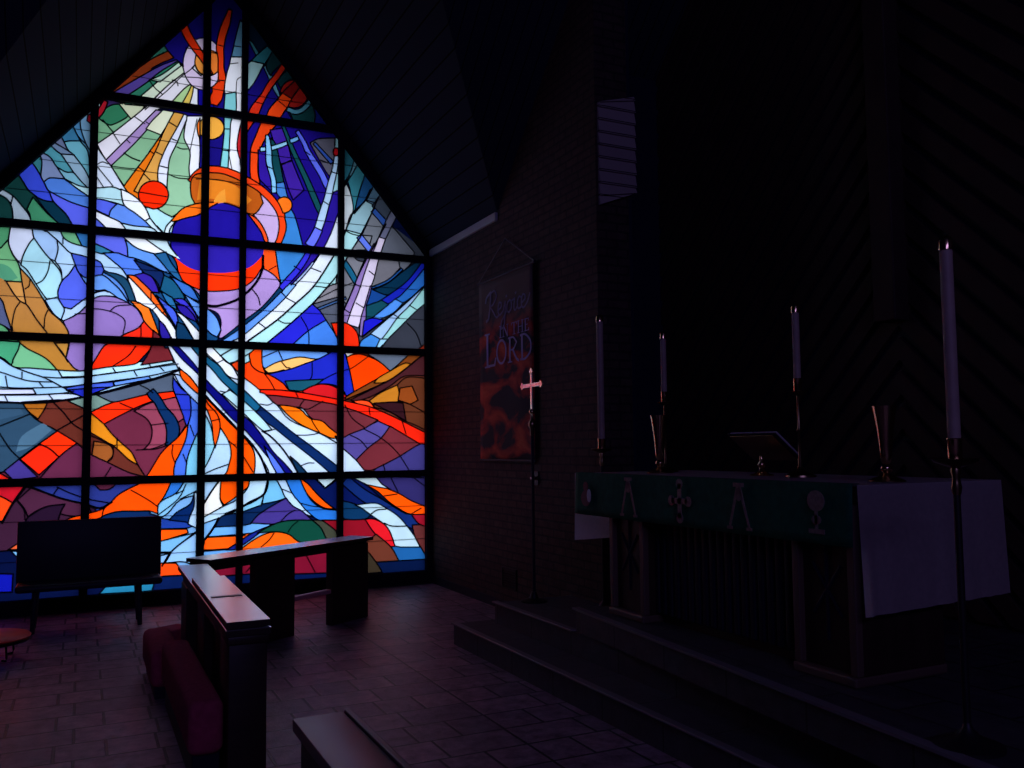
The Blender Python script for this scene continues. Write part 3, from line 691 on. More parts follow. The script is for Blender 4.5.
P e0663c 8,550 17,544 24,542 24,549
P 7cb4e0 11,551 18,552 24,560 16,556
# big orange
P ff560a 188,424 186,438 180,453 174,465 172,478 169,490 164,499 158,504 158,514 150,511 140,511 120,512 103,517 88,521 60,524 70,518 85,514 100,510 110,503 118,495 128,489 140,483 148,474 156,461 162,452 170,444 178,437
L 0.8 173,445 172,454 175,463
L 0.8 131,490 140,495 150,501 158,507
L 0.8 112,502 104,509 102,517
P 3478cc 172,480 184,480 176,493 163,500 158,505 165,495
P 7cc0de 198,432 192,445 187,460 184,484 176,497 190,494 199,490 203,480 203,430
P 86bce0 184,482 200,482 200,494 180,500 168,513 158,519 158,506 163,500 176,493
L 0.8 186,484 178,499 158,515
L 0.8 176,494 184,490
L 0.8 198,490 180,499
P 123060 100,518 115,512 130,511 144,512 158,516 170,521 186,522 193,526 187,528 160,529 130,530 95,530
P 24449a 160,518 186,522 193,526 187,528 160,529
P b4d0ea 194,493 203,490 203,524 196,528 188,524 190,516 194,506
P 0c2c64 194,494 193,506 187,522 169,520 177,512 190,504
P fc6010 110,530 187,529 188,533 175,537 161,541 110,552
P 7ab2dc 120,552 161,541 194,533 180,543 171,552 161,553
P 94bce6 194,533 204,526 204,556 200,570 185,562 165,563 171,552
L 1.2 120,553 171,552
L 1.2 200,530 184,541 171,552 162,566
P 8ab4e0 130,563 171,553 165,563 160,570
P fc5418 150,563 176,563 186,575 150,577
P 0f2458 150,577 190,576 205,590 150,592
P 2c84a8 111,583 156,577 152,591 99,594
P fa5a14 -90,500 -5,505 -4,572 -90,574
P 161ea4 -60,572 13,574 12,592 -60,594
# lower centre
P 7cb0e2 202,524 219,518 212,530 202,543
P 6ea8e2 217,526 242,525 272,524 262,530 252,533 207,537
P ff6414 206,538 245,535 236,543 228,549 202,550
L 1.4 207,537 245,535
L 1.6 202,551 228,549
L 1.8 219,518 212,530 202,543
P 6ea6dc 202,551 228,549 245,549 225,556 202,560
P 102c58 286,498 275,506 262,511 250,524 215,527 222,516 242,512 262,505 277,501
P 483a86 286,498 293,506 302,511 312,520 290,521 280,523 272,524 251,523 258,515 270,507
L 0.8 295,510 288,514 281,521
P 1e2c8c 274,524 262,531 250,540 236,549 226,550 240,541 252,533
P ff6a16 238,551 255,539 268,533 280,532 290,535 302,542 302,556 238,562
L 0.8 274,533 269,540 261,547
P 154e40 257,533 268,527 280,522 295,520 313,521 321,528 330,538 320,543 300,542 290,535 280,532 268,532
L 0.7 298,521 292,526 288,532
P 46483c 312,520 323,521 335,530 340,546 328,541 321,528
P 8c1628 322,520 340,520 366,519 376,534 368,540 345,540 335,530
P d4202c 365,519 374,519 384,524 391,533 396,546 389,547 380,539 372,530
P 113a60 338,500 355,504 371,515 365,519 345,519 338,512
P b4ccd8 355,505 375,503 386,508 398,516 407,526 415,537 420,547 408,548 395,546 390,532 384,524 371,515 364,509
L 1.0 371,514 377,510 386,509
L 1.0 384,523 392,526 407,526
P 24629c 391,547 420,547 425,559 399,560
P 6e3a2c 376,534 391,547 399,561 374,562 366,552 358,545 368,540
P 3e3428 360,548 368,552 376,562 384,572 360,574
P 6c3434 412,525 427,524 427,558 420,546 415,537
P a01a30 411,514 427,514 427,527 418,523
P 0b1c44 382,572 376,562 427,559 427,580 382,580
P 7e1632 205,563 256,555 300,548 325,550 342,574 250,574 214,577
L 0.8 246,572 256,561
L 0.8 305,553 315,572
P 0a1e50 205,577 350,572 350,590 200,600
# right mid lower
P b4dce8 212,347 258,346 249,354 250,361 243,364 231,364 222,357
L 1.2 220,356 232,349 240,346
L 1.0 231,364 240,359 250,353
P 70a0e6 258,347 322,350 332,356 316,359 300,357 288,360 277,366 266,370 260,362
L 0.8 263,357 277,351
L 0.8 278,350 283,361
P ffbf74 264,369 275,363 285,360 300,357 316,359.5 303,364 290,368 275,372 268,373
L 0.8 281,361 286,367 290,368
P 2732ba 268,374 290,369 304,364 318,359 330,353 338,349 346,352 349,370 354,391 348,396 337,386 322,384 310,388 300,391 289,390 284,384 277,379
P 1f5c70 285,381 324,379 317,384 308,388 302,391 289,390
L 0.8 312,362 312,375 310,380
L 0.8 324,379 336,373 349,369
P ff5410 262,346 262,362 264,370 267,374 258,371 252,366 250,360 249,354 256,348
P ff4c14 243,367 252,369 262,373 270,376 278,381 284,385 288,390 275,391 262,391 253,384 244,377
L 0.8 264,373 270,381 275,390
P f85020 230,363 238,361 244,367 244,378 236,370
P 78343e 266,395 300,397 337,404 378,420 370,425 363,429 350,434 342,438 335,436 322,426 310,417 302,408 290,407 277,405
L 0.8 305,399 301,404 299,408
L 0.8 299,408 308,409 316,405 323,401
L 0.8 345,405 352,418 365,428
P d0222a 302,391 312,386 322,384 333,386 342,392 349,398 340,401 320,398
P fe7a12 279,405 290,406 300,409 307,416 312,419 322,421 330,428 339,435 337,438 331,438 320,433 310,429 300,424 290,417 283,410
L 0.8 311,419 315,426 320,433
P fe4a06 346,356 358,354 367,356 378,361 390,370 384,374 370,382 354,392 350,372
P e6e4e0 344,352 358,352 347,357
L 0.7 369,356 355,366 350,369
P 667082 364,352 414,352 406,362 390,371 380,362
P 84471e 413,352 429,352 420,358 400,373 384,383 352,400 344,398 355,391 390,371
P c07a26 390,371 405,363 413,365 399,374 385,382 374,383 378,378
P 50262c 429,352 429,376 405,376 390,386 370,397 355,401 350,400 384,383 400,373 416,360
L 1.3 345,400 384,383 400,373 425,353
P c47e2a 369,401 380,393 397,385 399,392 398,403 385,402 374,404
P f25426 352,401 362,400 370,402 375,409 362,406
P 6a3a26 397,385 405,378 415,377 429,379 429,432 415,425 403,420 390,412 374,407 374,403 398,402 399,392
P 3c1c24 374,404 390,402 403,403 406,421 390,412
P 964c20 400,388 412,386 418,400 410,404 404,402 398,400
L 0.8 374,403 390,402 404,402 415,407 427,414
L 0.8 403,403 406,420
P 5a4f94 335,436 342,438 350,434 363,429 370,425 378,421 391,427 381,438 368,448 356,460 346,451 340,446
L 0.8 350,435 360,440 367,448
P 76303a 390,426 405,435 420,444 400,456 385,464 372,470 364,470 356,460 368,448 381,438
P 443e7c 420,444 429,446 429,490 372,478 374,470 385,464 400,456
L 0.8 364,429 381,438 397,452 409,470
P 363066 370,476 429,478 429,512 415,506 398,495 388,489 376,483
L 0.8 391,478 398,492
L 0.8 383,464 386,474
L 0.8 414,478 426,487
R f02c16 260,391,3 280,393,6 297,395,6 315,398,6 335,401.5,5.5 352,406,7 370,411,8 390,420,9 405,428,10 420,436,11 430,441,11
L 0.8 295,391 298,397
L 0.8 369,408 370,415
L 0.8 402,421 406,434
P b6c8d0 353,478 373,476 382,484 390,489 378,487 366,484
P ff5c0a 364,484 378,487 388,489 400,494 412,501 427,507 427,514 410,514 398,508 388,501 377,491
L 0.9 384,496 390,495 397,494
L 0.8 411,514 421,508
"""  # orange pane beyond the left edge is added to redden stool and floor
def nums(s): return [tuple(float(v) for v in t.split(',')) for t in s]
shapes, leads = [], []
for ln in GLASS.strip().splitlines():
    ln = ln.strip()
    if not ln or ln[0] == '#': continue
    t = ln.split(); k = t[0]
    if k == 'L': leads.append((float(t[1]), catmull([Vector(p) for p in nums(t[2:])], False, 4, 60))); continue
    col = t[1]
    if k == 'E':
        cx, cy = nums(t[2:3])[0]; rx, ry = nums(t[3:4])[0]
        pts = [Vector((cx+rx*math.cos(a*pi/16), cy+ry*math.sin(a*pi/16))) for a in range(32)]
    elif k == 'R':
        q = nums(t[2:]); c = catmull([Vector(p) for p in q], False, 4, 400)
        Lf, Rg = [], []
        for i, p in enumerate(c):
            d = (c[min(i+1, len(c)-1)]-c[max(i-1, 0)]).to_2d().normalized(); n = Vector((-d.y, d.x))*(p.z/2)
            Lf.append(p.to_2d()+n); Rg.append(p.to_2d()-n)
        pts = Lf+Rg[::-1]
    elif k == 'B': pts = [Vector(p) for p in nums(t[2:])]
    else: pts = catmull([Vector(p) for p in nums(t[2:])], True, 4)
    shapes.append((k, tuple(v**1.14 for v in lin(col)), pts))
# clip outline of the glass, world units
ZS = .12
outline = [Vector(p) for p in ((XL+.03, ZS), (XR-.05, ZS), (XR-.05, 3.96), (XC, 6.84), (XL+.03, 3.96))]
verts, faces = [], []
def addpoly(P2):
    ids = list(range(len(verts), len(verts)+len(P2))); verts.extend(P2); faces.append(ids)
addpoly(outline)
for k, c, pts in shapes:
    addpoly([to_win(p.x, p.y) for p in pts])
edges = []
for ids in faces: edges += [(ids[i-1], ids[i]) for i in range(len(ids))]
vo, eo, fo, ov, oe, of = delaunay_2d_cdt(verts, edges, [], 0, 1e-4, True)
def wind(P2, x, y):
    wn = 0; ax, ay = P2[-1]
    for bx_, by_ in P2:
        if ay <= y:
            if by_ > y and (bx_-ax)*(y-ay)-(x-ax)*(by_-ay) > 0: wn += 1
        elif by_ <= y and (bx_-ax)*(y-ay)-(x-ax)*(by_-ay) < 0: wn -= 1
        ax, ay = bx_, by_
    return wn != 0
polys = [[(verts[i].x, verts[i].y) for i in ids] for ids in faces]
bbs = [(min(p[0] for p in q), max(p[0] for p in q), min(p[1] for p in q), max(p[1] for p in q)) for q in polys]
tri = []
for f in fo:
    x = sum(vo[i].x for i in f)/len(f); y = sum(vo[i].y for i in f)/len(f)
    if not wind(polys[0], x, y): continue
    l = 0
    for k in range(len(polys)-1, 0, -1):
        b4 = bbs[k]
        if b4[0] <= x <= b4[1] and b4[2] <= y <= b4[3] and wind(polys[k], x, y): l = k; break
    tri.append((tuple(f), l))
# merge slivers into their neighbours
import collections
def comps():
    em = collections.defaultdict(list)
    for i, (f, _) in enumerate(tri):
        for a in range(len(f)): em[tuple(sorted((f[a], f[(a+1) % len(f)])))].append(i)
    par = list(range(len(tri)))
    def fd(x):
        while par[x] != x: par[x] = par[par[x]]; x = par[x]
        return x
    for e, l in em.items():
        if len(l) == 2 and tri[l[0]][1] == tri[l[1]][1]: par[fd(l[0])] = fd(l[1])
    return em, fd
def area(f):
    return .5*abs(sum(vo[f[i]].x*vo[f[(i+1) % len(f)]].y-vo[f[(i+1) % len(f)]].x*vo[f[i]].y for i in range(len(f))))
for it in range(5):
    em, fd = comps(); A = collections.Counter(); Pm = collections.Counter(); nb = collections.defaultdict(collections.Counter)
    for i, (f, _) in enumerate(tri): A[fd(i)] += area(f)
    for e, l in em.items():
        ln_ = (vo[e[0]]-vo[e[1]]).length
        if len(l) == 2 and fd(l[0]) != fd(l[1]):
            a, b = fd(l[0]), fd(l[1]); Pm[a] += ln_; Pm[b] += ln_; nb[a][b] += ln_; nb[b][a] += ln_
    ch = {}
    for c_ in list(A):
        if (A[c_] < .0011 or (Pm[c_] > 0 and A[c_]/Pm[c_] < .0062)) and nb[c_]:
            big = nb[c_].most_common(1)[0][0]
            if A[big] > A[c_]: ch[c_] = tri[big][1]
    if not ch: break
    tri = [(f, ch.get(fd(i), l)) for i, (f, l) in enumerate(tri)]
em, fd = comps()
win = bpy.data.objects.new('window_1', None); COL.objects.link(win); struct(win, 'gable-shaped stained glass window of swirling blue, orange and white glass')
bm = NB(); cl = bm.loops.layers.float_color.new('tint')
bv = [bm.verts.new((v.x, WY, v.y)) for v in vo]
for f, l in tri:
    try: fc = bm.faces.new([bv[i] for i in f])
    except ValueError: continue
    col = shapes[l-1][1] if l > 0 else (.01, .03, .1)
    for lp in fc.loops: lp[cl] = (*col, 1)
for v in [v for v in bm.verts if not v.link_faces]: bm.verts.remove(v)
mg = bpy.data.materials.new('stained_glass'); mg.use_nodes = True; nt = mg.node_tree; nt.nodes.clear(); N = nt.nodes.new; Lk = nt.links.new
out = N('ShaderNodeOutputMaterial'); at = N('ShaderNodeAttribute'); at.attribute_name = 'tint'
tc = N('ShaderNodeTexCoord'); nz = N('ShaderNodeTexNoise'); nz.inputs['Scale'].default_value = 2.3; nz.inputs['Detail'].default_value = 5; nz.inputs['Distortion'].default_value = .8
Lk(tc.outputs['Object'], nz.inputs['Vector'])
mr = N('ShaderNodeMapRange'); mr.inputs[1].default_value = .3; mr.inputs[2].default_value = .7; mr.inputs[3].default_value = .84; mr.inputs[4].default_value = 1.04
Lk(nz.outputs['Fac'], mr.inputs[0])
vm = N('ShaderNodeVectorMath'); vm.operation = 'SCALE'; Lk(at.outputs['Color'], vm.inputs[0]); Lk(mr.outputs[0], vm.inputs['Scale'])
tl = N('ShaderNodeBsdfTranslucent'); Lk(vm.outputs[0], tl.inputs['Color'])
gl = N('ShaderNodeBsdfGlossy'); gl.inputs['Roughness'].default_value = .15; gl.inputs['Color'].default_value = (.5, .5, .5, 1)
mxs = N('ShaderNodeMixShader'); mxs.inputs[0].default_value = .02
Lk(tl.outputs[0], mxs.inputs[1]); Lk(gl.outputs[0], mxs.inputs[2]); Lk(mxs.outputs[0], out.inputs[0])
struct(obj('stained_glass', bm, mg, win))
# lead cames along every border between pieces, the hand-drawn cuts, and the thin saddle wires
bm = NB()
def came(a, b, wd, dp=.006):
    d = (b-a)
    if d.length < 1e-5: return
    d.normalize(); n = Vector((-d.y, d.x))*wd/2; e = d*wd*.3
    q = [a-n-e, b-n+e, b+n+e, a+n-e]
    A_ = [bm.verts.new((p.x, WY-dp, p.y)) for p in q]; B_ = [bm.verts.new((p.x, WY+dp, p.y)) for p in q]
    bm.faces.new(A_)
    for i in range(4): bm.faces.new((A_[i], B_[i], B_[(i+1) % 4], A_[(i+1) % 4]))
for e, l in em.items():
    if len(l) == 2:
        la, lb = tri[l[0]][1], tri[l[1]][1]
        if la == lb or la == 0 or lb == 0: continue
        if 'N' in (shapes[la-1][0], shapes[lb-1][0]): continue
        ca, cb = shapes[la-1], shapes[lb-1]
        if ca[0] == 'B' and cb[0] == 'B': continue
        came(vo[e[0]], vo[e[1]], .0125)
def inside(p): return p.x > XL+.05 and p.x < XR-.05 and p.y > ZS and p.y < 6.77-SL*abs(p.x-XC)
for wd, pts in leads:
    q = [to_win(p.x, p.y) for p in pts]
    for a, b in zip(q, q[1:]):
        if inside(a) and inside(b): came(a, b, .013*wd, .0065)
for z in (4.937, 4.574, 4.24, 3.512, 3.15, 2.03, 1.66, .911, .52, 5.6):
    hw = min((6.77-z)/SL, 2.4)-.02
    came(Vector((XC-hw, z)), Vector((XC+hw, z)), .004, .008)
struct(obj('lead_cames', bm, m_lead, win))
# mullions and transoms
bm = NB()
mul = {'A': (.053, .078), 'B': (1.162, .078), 'C': (1.568, .066), 'D': (2.676, .066)}
for x, wd in mul.values():
    zt = 6.86-SL*abs(x-XC)
    box(bm, (x-wd/2, WY-.07, .1), (x+wd/2, WY+.05, zt), .004)
for z in (1.295, 2.747, 3.882, 5.334):
    x0 = max(XL, XC-(6.9-z)/SL); x1 = min(XR, XC+(6.9-z)/SL)
    box(bm, (x0, WY-.06, z-.041), (x1, WY+.04, z+.041), .004)
for s in (-1, 1):
    xe = XC+s*2.424; ze = ZAP-SL*2.424
    prism(bm, [(xe, WY-.08, ze), (XC, WY-.08, ZAP), (XC, WY-.08, ZAP-.155), (xe, WY-.08, ze-.155)], (0, .14, 0))
box(bm, (XR-.075, WY-.08, .1), (XR, WY+.06, EAVE), .004); box(bm, (XL, WY-.08, .1), (XL+.05, WY+.06, EAVE), .004)
box(bm, (XL, WY-.10, 0), (XR, WY+.06, .15), .006)
struct(obj('window_frame', bm, m_frame, win))
# outside: unseen overhang and fascia, added to shade the head of the window
bm = NB()
for s in (-1, 1):
    xe = XC+s*3.1; ze = ZAP-SL*3.1
    prism(bm, [(xe, WY+.06, ze+.02), (XC, WY+.06, ZAP+.02), (XC, WY+.06, ZAP+.2), (xe, WY+.06, ze+.2)], (0, 1.05, 0))
for s, x0, x1 in ((-1, .75, XC), (1, XC, 4.2)):  # added fascia, its drop shaped to darken the apex and right slope
    za, zb_ = (ZAP-SL*abs(x-XC) for x in (x0, x1))
    prism(bm, [(x0, WY+.40, za+.1), (x1, WY+.40, zb_+.1), (x1, WY+.40, zb_-(.66 if s < 0 else .32)), (x0, WY+.40, za-(.15 if s < 0 else .66))], (0, .03, 0))
o = struct(obj('shade_trim_1', bm, m_plaster)); o['label'] = 'unseen roof overhang and fascia added outside to shade the stained glass window'

# ------------------------------------------------------------------ room shell
bm = NB(); box(bm, (-6, -6.2, -.2), (8.2, 10.2, 0)); struct(obj('floor', bm, m_floor), 'dark slate tile floor')
bm = NB(); prism(bm, [(XR, 6.12, 0), (XR, 10.1, 0), (XR, 10.1, EAVE+.1), (XR, 8.05, EAVE+.1), (XR, 6.12, 6.1)], (.32, 0, 0))
w_ = struct(obj('wall_right', bm, [m_brick_x, m_brick_y]), 'brown brick wall beside the window')
for p in w_.data.polygons:
    if abs(p.normal.y) > .8: p.material_index = 1
bm = NB(); box(bm, (4.11, 6.9, 0), (5.2, 7.0, 8)); box(bm, (4.11, 6.12, 0), (4.14, 6.95, 6)); struct(obj('wall_recess', bm, m_plaster), 'dark recess beyond the brick pier')
bm = NB(); box(bm, (XL-.2, 8.05, 0), (XL, 10.1, EAVE+.1)); box(bm, (-6, 8.05, 0), (XL-.2, 8.2, 4.3)); struct(obj('wall_left', bm, m_plaster), 'wall left of the window')
bm = NB(); box(bm, (-6.2, -6.2, 0), (-6, 8.2, 8.3)); struct(obj('wall_nave', bm, m_plaster), 'far left nave wall')
bm = NB(); box(bm, (-6.2, -6.3, 0), (8.2, -6.1, 8.3)); struct(obj('wall_back', bm, m_plaster), 'nave wall behind the viewer')
bm = NB()
T = .12
VL, VA, VR = (XL, 8.05, EAVE), (XC, 8.05-(ZAP-EAVE), ZAP), (XR, 8.05, EAVE)
prism(bm, [VL, (XL, 10.1, EAVE), (XC, 10.1, ZAP), VA], (0, 0, T)); prism(bm, [VA, (XC, 10.1, ZAP), (XR, 10.1, EAVE), VR], (0, 0, T))
prism(bm, [(-6.2, 8.05, 4.01), VL, VA, (-6.2, 4.0, 8.06)], (0, 0, T)); prism(bm, [VR, (8.2, 8.05, 4.01), (8.2, 4.0, 8.06), VA], (0, 0, T))
prism(bm, [VA, (8.2, 4.0, 8.06), (-6.2, 4.0, 8.06)], (0, 0, T)); prism(bm, [(-6.2, 4.0, 8.06), (8.2, 4.0, 8.06), (8.2, -6.3, 8.06), (-6.2, -6.3, 8.06)], (0, 0, T))
struct(obj('ceiling', bm, m_ceil), 'sloping boarded ceiling over the window alcove and nave')
bm = NB(); box(bm, (XR-.035, 8.03, EAVE-.095), (XR, 9.93, EAVE-.01), .006); struct(obj('trim_2', bm, m_trim), 'pale cornice strip along the foot of the ceiling')
bm = NB(); box(bm, (XR-.015, 6.12, 0), (XR, 9.9, .09)); struct(obj('baseboard_right', bm, m_blackw), 'dark base strip of the brick wall')
# chancel wall with diagonal boards meeting in chevrons under a vertical post
CX, CY0 = 5.0, 4.18
bm = NB(); box(bm, (CX, -6.1, 0), (CX+.25, 6.95, 8.3)); chw = struct(obj('wall_chancel', bm, m_blackw), 'dark panelled wall behind the altar')
def clip(poly, ax, v, keep_less):
    o_ = []
    for i in range(len(poly)):
        a, b = poly[i-1], poly[i]; ia = (a[ax] <= v) == keep_less; ib = (b[ax] <= v) == keep_less
        if ia != ib:
            t = (v-a[ax])/(b[ax]-a[ax]); o_.append((a[0]+(b[0]-a[0])*t, a[1]+(b[1]-a[1])*t))
        if ib: o_.append(b)
    return o_
bm = NB()
for s, far in ((1, 2.7), (-1, 6.0)):
    z = -7.0
    while z < 14:
        p = [(0, z), (far, z-far), (far, z-far+.155), (0, z+.155)]
        # a board leaves the centre line going down and outwards
        for ax, v, kl in ((1, .5, False), (1, 7.9, True)):
            p = clip(p, ax, v, kl) if len(p) > 2 else p
        if len(p) > 2: prism(bm, [(CX-.03, CY0+s*(q[0]+.0), q[1]) for q in p], (.035, 0, 0))
        z += .235
ch = struct(obj('diagonal_boards', bm, m_batten, chw))
bm = NB(); box(bm, (CX-.16, CY0-.09, 2.42), (CX, CY0+.09, 8.0), .01); struct(obj('centre_post', bm, m_batten, chw))
# chancel steps
bm = NB()
def slab(poly, z0, z1): prism(bm, [(x, y, z0) for x, y in poly], (0, 0, z1-z0))
slab([(2.77, 6.78), (XR, 6.78), (XR, 6.12), (CX, 6.12), (CX, -6.1), (2.77, -6.1)], 0, .165)
slab([(3.08, 6.65), (XR, 6.65), (XR, 6.12), (CX, 6.12), (CX, -6.1), (3.08, -6.1)], .165, .328)
slab([(3.10, 5.36), (CX, 5.36), (CX, -6.1), (2.10, -6.1), (2.80, 1.9)], .328, .478)
sp = struct(obj('chancel_steps', bm, m_step), 'stone chancel steps up to the altar platform')
bm = NB()
box(bm, (2.745, -6.1, .163), (2.80, 6.79, .178), .005); box(bm, (3.055, 5.36, .326), (3.11, 6.66, .341), .005)
prism(bm, [(3.075, 5.37, .476), (3.13, 5.37, .476), (2.83, 1.9, .476), (2.775, 1.9, .476)], (0, 0, .014))
struct(obj('step_nosing', bm, mat('worn_nosing', (.20, .18, .18), .35, 0, .5), sp))

# ------------------------------------------------------------------ bench in front of the window
b_ = thing('bench', 'dark wooden bench with a solid back standing before the window at left', 'bench', (.11, 9.15, 0))
mk('seat', m_blackw, b_, lambda bm: box(bm, (-.60, -.30, .365), (.60, .09, .43), .028, seg=3), 40)
mk('backrest', m_blackw, b_, lambda bm: box(bm, (-.61, .06, .40), (.61, .11, .965), .012, Matrix.Rotation(math.radians(-4), 3, 'X')), 40)
mk('apron', m_blackw, b_, lambda bm: box(bm, (-.44, .0, .335), (.44, .03, .366), .004))
for x in (-.44, .40):
    for y in (-.22, .06):
        mk('leg', m_blackw, b_, lambda bm: tube(bm, [(x*1.04, y*1.05, 0), (x, y, .37)], [.02, .028], 10), 40)
# low stool
s_ = thing('footstool', 'low round footstool with a shiny red-orange top at the left edge', 'stool', (-.62, 8.02, 0))
mk('seat', m_vinyl, s_, lambda bm: lathe(bm, [(0, .15), (.27, .15), (.30, .158), (.305, .168), (.29, .182), (.24, .194), (.12, .2), (0, .201)], seg=40), 60)
mk('rim', m_black, s_, lambda bm: lathe(bm, [(0, .128), (.285, .128), (.296, .136), (.296, .150), (0, .150)], seg=40), 40)
for a in (40, 130, 220, 310):
    x, y = math.cos(math.radians(a)), math.sin(math.radians(a))
    mk('leg', m_black, s_, lambda bm: tube(bm, [(x*.22, y*.22, .13), (x*.23, y*.23, .03), (x*.222, y*.222, .008), (x*.18, y*.18, .008)], .008, 8), 60)

# ------------------------------------------------------------------ communion rails
ra = thing('communion_rail', 'long varnished communion rail running away from the viewer, red kneelers on its left', 'altar rail', (.757, 4.48, 0), -.012)
def topside(o):  # pale sheen colour on upper faces only, sides and ends dark oak
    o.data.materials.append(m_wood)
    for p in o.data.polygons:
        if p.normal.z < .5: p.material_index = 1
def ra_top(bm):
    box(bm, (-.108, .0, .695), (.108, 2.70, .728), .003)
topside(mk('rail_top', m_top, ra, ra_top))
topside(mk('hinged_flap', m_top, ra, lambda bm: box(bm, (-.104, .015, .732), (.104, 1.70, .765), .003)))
def latch(bm):
    box(bm, (-.084, .80, .764), (.084, .84, .7685)); lathe(bm, [(0, .764), (.014, .764), (.014, .767), (0, .768)], (.03, .795, 0), 16)
mk('latch_strip', m_black, ra, latch)
mk('apron', m_wood, ra, lambda bm: box(bm, (-.07, .05, .60), (.07, 2.70, .695), .004))
mk('near_post', m_wood, ra, lambda bm: (box(bm, (-.092, .02, 0), (.09, .34, .66), .006), box(bm, (-.10, .005, .655), (.10, .36, .697), .008)), 40)
mk('middle_post', m_wood, ra, lambda bm: box(bm, (-.06, 1.35, 0), (.06, 1.75, .61), .006))
mk('far_post', m_wood, ra, lambda bm: box(bm, (-.08, 2.30, 0), (.08, 2.70, .61), .006))
mk('panel', m_wood, ra, lambda bm: box(bm, (-.012, .34, .05), (.012, 2.30, .61), .002))
# angled rail
ang = math.atan2(8.25-7.2, 2.55-.94)
rb = thing('communion_rail', 'angled communion rail on two broad panel posts below the window', 'altar rail', (.92, 7.22, 0), ang)
LB = 1.95
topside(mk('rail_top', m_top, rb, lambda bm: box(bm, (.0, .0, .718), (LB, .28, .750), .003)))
mk('apron', m_wood, rb, lambda bm: box(bm, (.0, .05, .655), (LB-.06, .24, .718), .004))
mk('post', m_wood, rb, lambda bm: box(bm, (.49, .02, 0), (.93, .10, .70), .006))
mk('post', m_wood, rb, lambda bm: box(bm, (1.40, .02, 0), (LB-.05, .10, .70), .006))
mk('foot_rail', mat('worn_red_oak', (.60, .26, .27), .4, 0, .6), rb, lambda bm: box(bm, (.93, .03, .285), (1.40, .09, .325), .01))
# nearest rail piece
rc = thing('communion_rail', 'nearest communion rail end at the bottom of the picture, dull dark top', 'altar rail', (.71, 2.87, 0))
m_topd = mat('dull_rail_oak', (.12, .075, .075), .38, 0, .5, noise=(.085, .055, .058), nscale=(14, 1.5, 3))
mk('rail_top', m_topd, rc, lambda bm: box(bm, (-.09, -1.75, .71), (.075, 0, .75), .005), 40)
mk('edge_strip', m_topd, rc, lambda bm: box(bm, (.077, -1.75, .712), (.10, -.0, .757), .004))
mk('post', m_wood, rc, lambda bm: box(bm, (-.07, -.36, 0), (.07, -.03, .71), .006))
mk('panel', m_wood, rc, lambda bm: box(bm, (-.012, -1.7, .05), (.012, -.36, .71), .002))

# kneelers
def cushion(name, label, c, s, tilt=0, base=True, rz=0):
    k = thing('kneeler', label, 'kneeler', (c[0], c[1], 0), rz, 'red kneelers along the communion rail')
    def f(bm):
        vs = box(bm, (-s[0]/2, -s[1]/2, c[2]-s[2]), (s[0]/2, s[1]/2, c[2]), min(s[0], s[2])*.27, Matrix.Rotation(tilt, 3, 'Y'), 5)
    mk('cushion', m_pad, k, f, 60)
    mk('base', m_blackw, k, lambda bm: box(bm, (-s[0]*.36, -s[1]*.47, 0), (s[0]*.42, s[1]*.47, c[2]-s[2]*.8), .006))
    return k
cushion('k', 'low red plush kneeler, the farther of the two along the long rail', (.53, 6.62, .31), (.19, .86, .24))
cushion('k', 'higher red plush kneeler closest to the viewer beside the long rail', (.57, 5.30, .40), (.165, 1.56, .26))
cushion('k', 'small dark red kneeler half hidden behind the far end of the long rail', (.68, 7.72, .17), (.34, .24, .12), 0, True, ang)

# ------------------------------------------------------------------ altar
AX, AXB, AY0, AY1, AZ, PZ = 3.20, 4.20, 2.96, 5.50, 1.408, .478
al = thing('altar', 'dark carved wooden altar with a slatted front on the platform', 'altar', (0, 0, 0))
mk('table_top', m_woodh, al, lambda bm: box(bm, (AX+.02, AY0+.02, AZ-.09), (AXB-.02, AY1-.02, AZ-.008), .006))
def body(bm):
    box(bm, (AX+.16, AY0+.16, PZ), (AX+.60, 5.02, AZ-.09), .004)
mk('body', m_woodh, al, body)
def slats(bm):
    y = AY0+.48
    while y < 4.70:
        box(bm, (AX+.10, y, PZ+.06), (AX+.165, y+.042, AZ-.09), .012); y += .068
mk('slats', m_blackw, al, slats)
for y0, y1, nm in ((4.70, 5.10, 'left'), (AY0+.04, AY0+.44, 'right')):
    p = mk('carved_panel', m_woodh, al, lambda bm: (box(bm, (AX+.05, y0, PZ+.05), (AX+.60, y1, AZ-.09), .004),))
    def mould(bm):
        box(bm, (AX+.0, y0-.0, PZ), (AX+.62, y1+.0, PZ+.05), .012)
        box(bm, (AX+.015, y0, PZ+.05), (AX+.06, y0+.045, AZ-.09), .006); box(bm, (AX+.015, y1-.045, PZ+.05), (AX+.06, y1, AZ-.09), .006)
    mk('frame', mat('altar_moulding', (.13, .075, .055), .5), p, mould)
    def chirho(bm):
        yc = (y0+y1)/2; x = AX+.048; zc = 1.0
        tube(bm, [(x, yc, .66), (x, yc, 1.24)], .011, 6)
        tube(bm, [(x, yc+.09, .78), (x, yc-.09, 1.02)], .010, 6); tube(bm, [(x, yc-.09, .78), (x, yc+.09, 1.02)], .010, 6)
        tube(bm, [(x, yc-.07*math.sin(a*pi/8), 1.17+.065*math.cos(a*pi/8)) for a in range(9)], .010, 6)
    mk('carved_monogram', m_blackw, p, chirho)
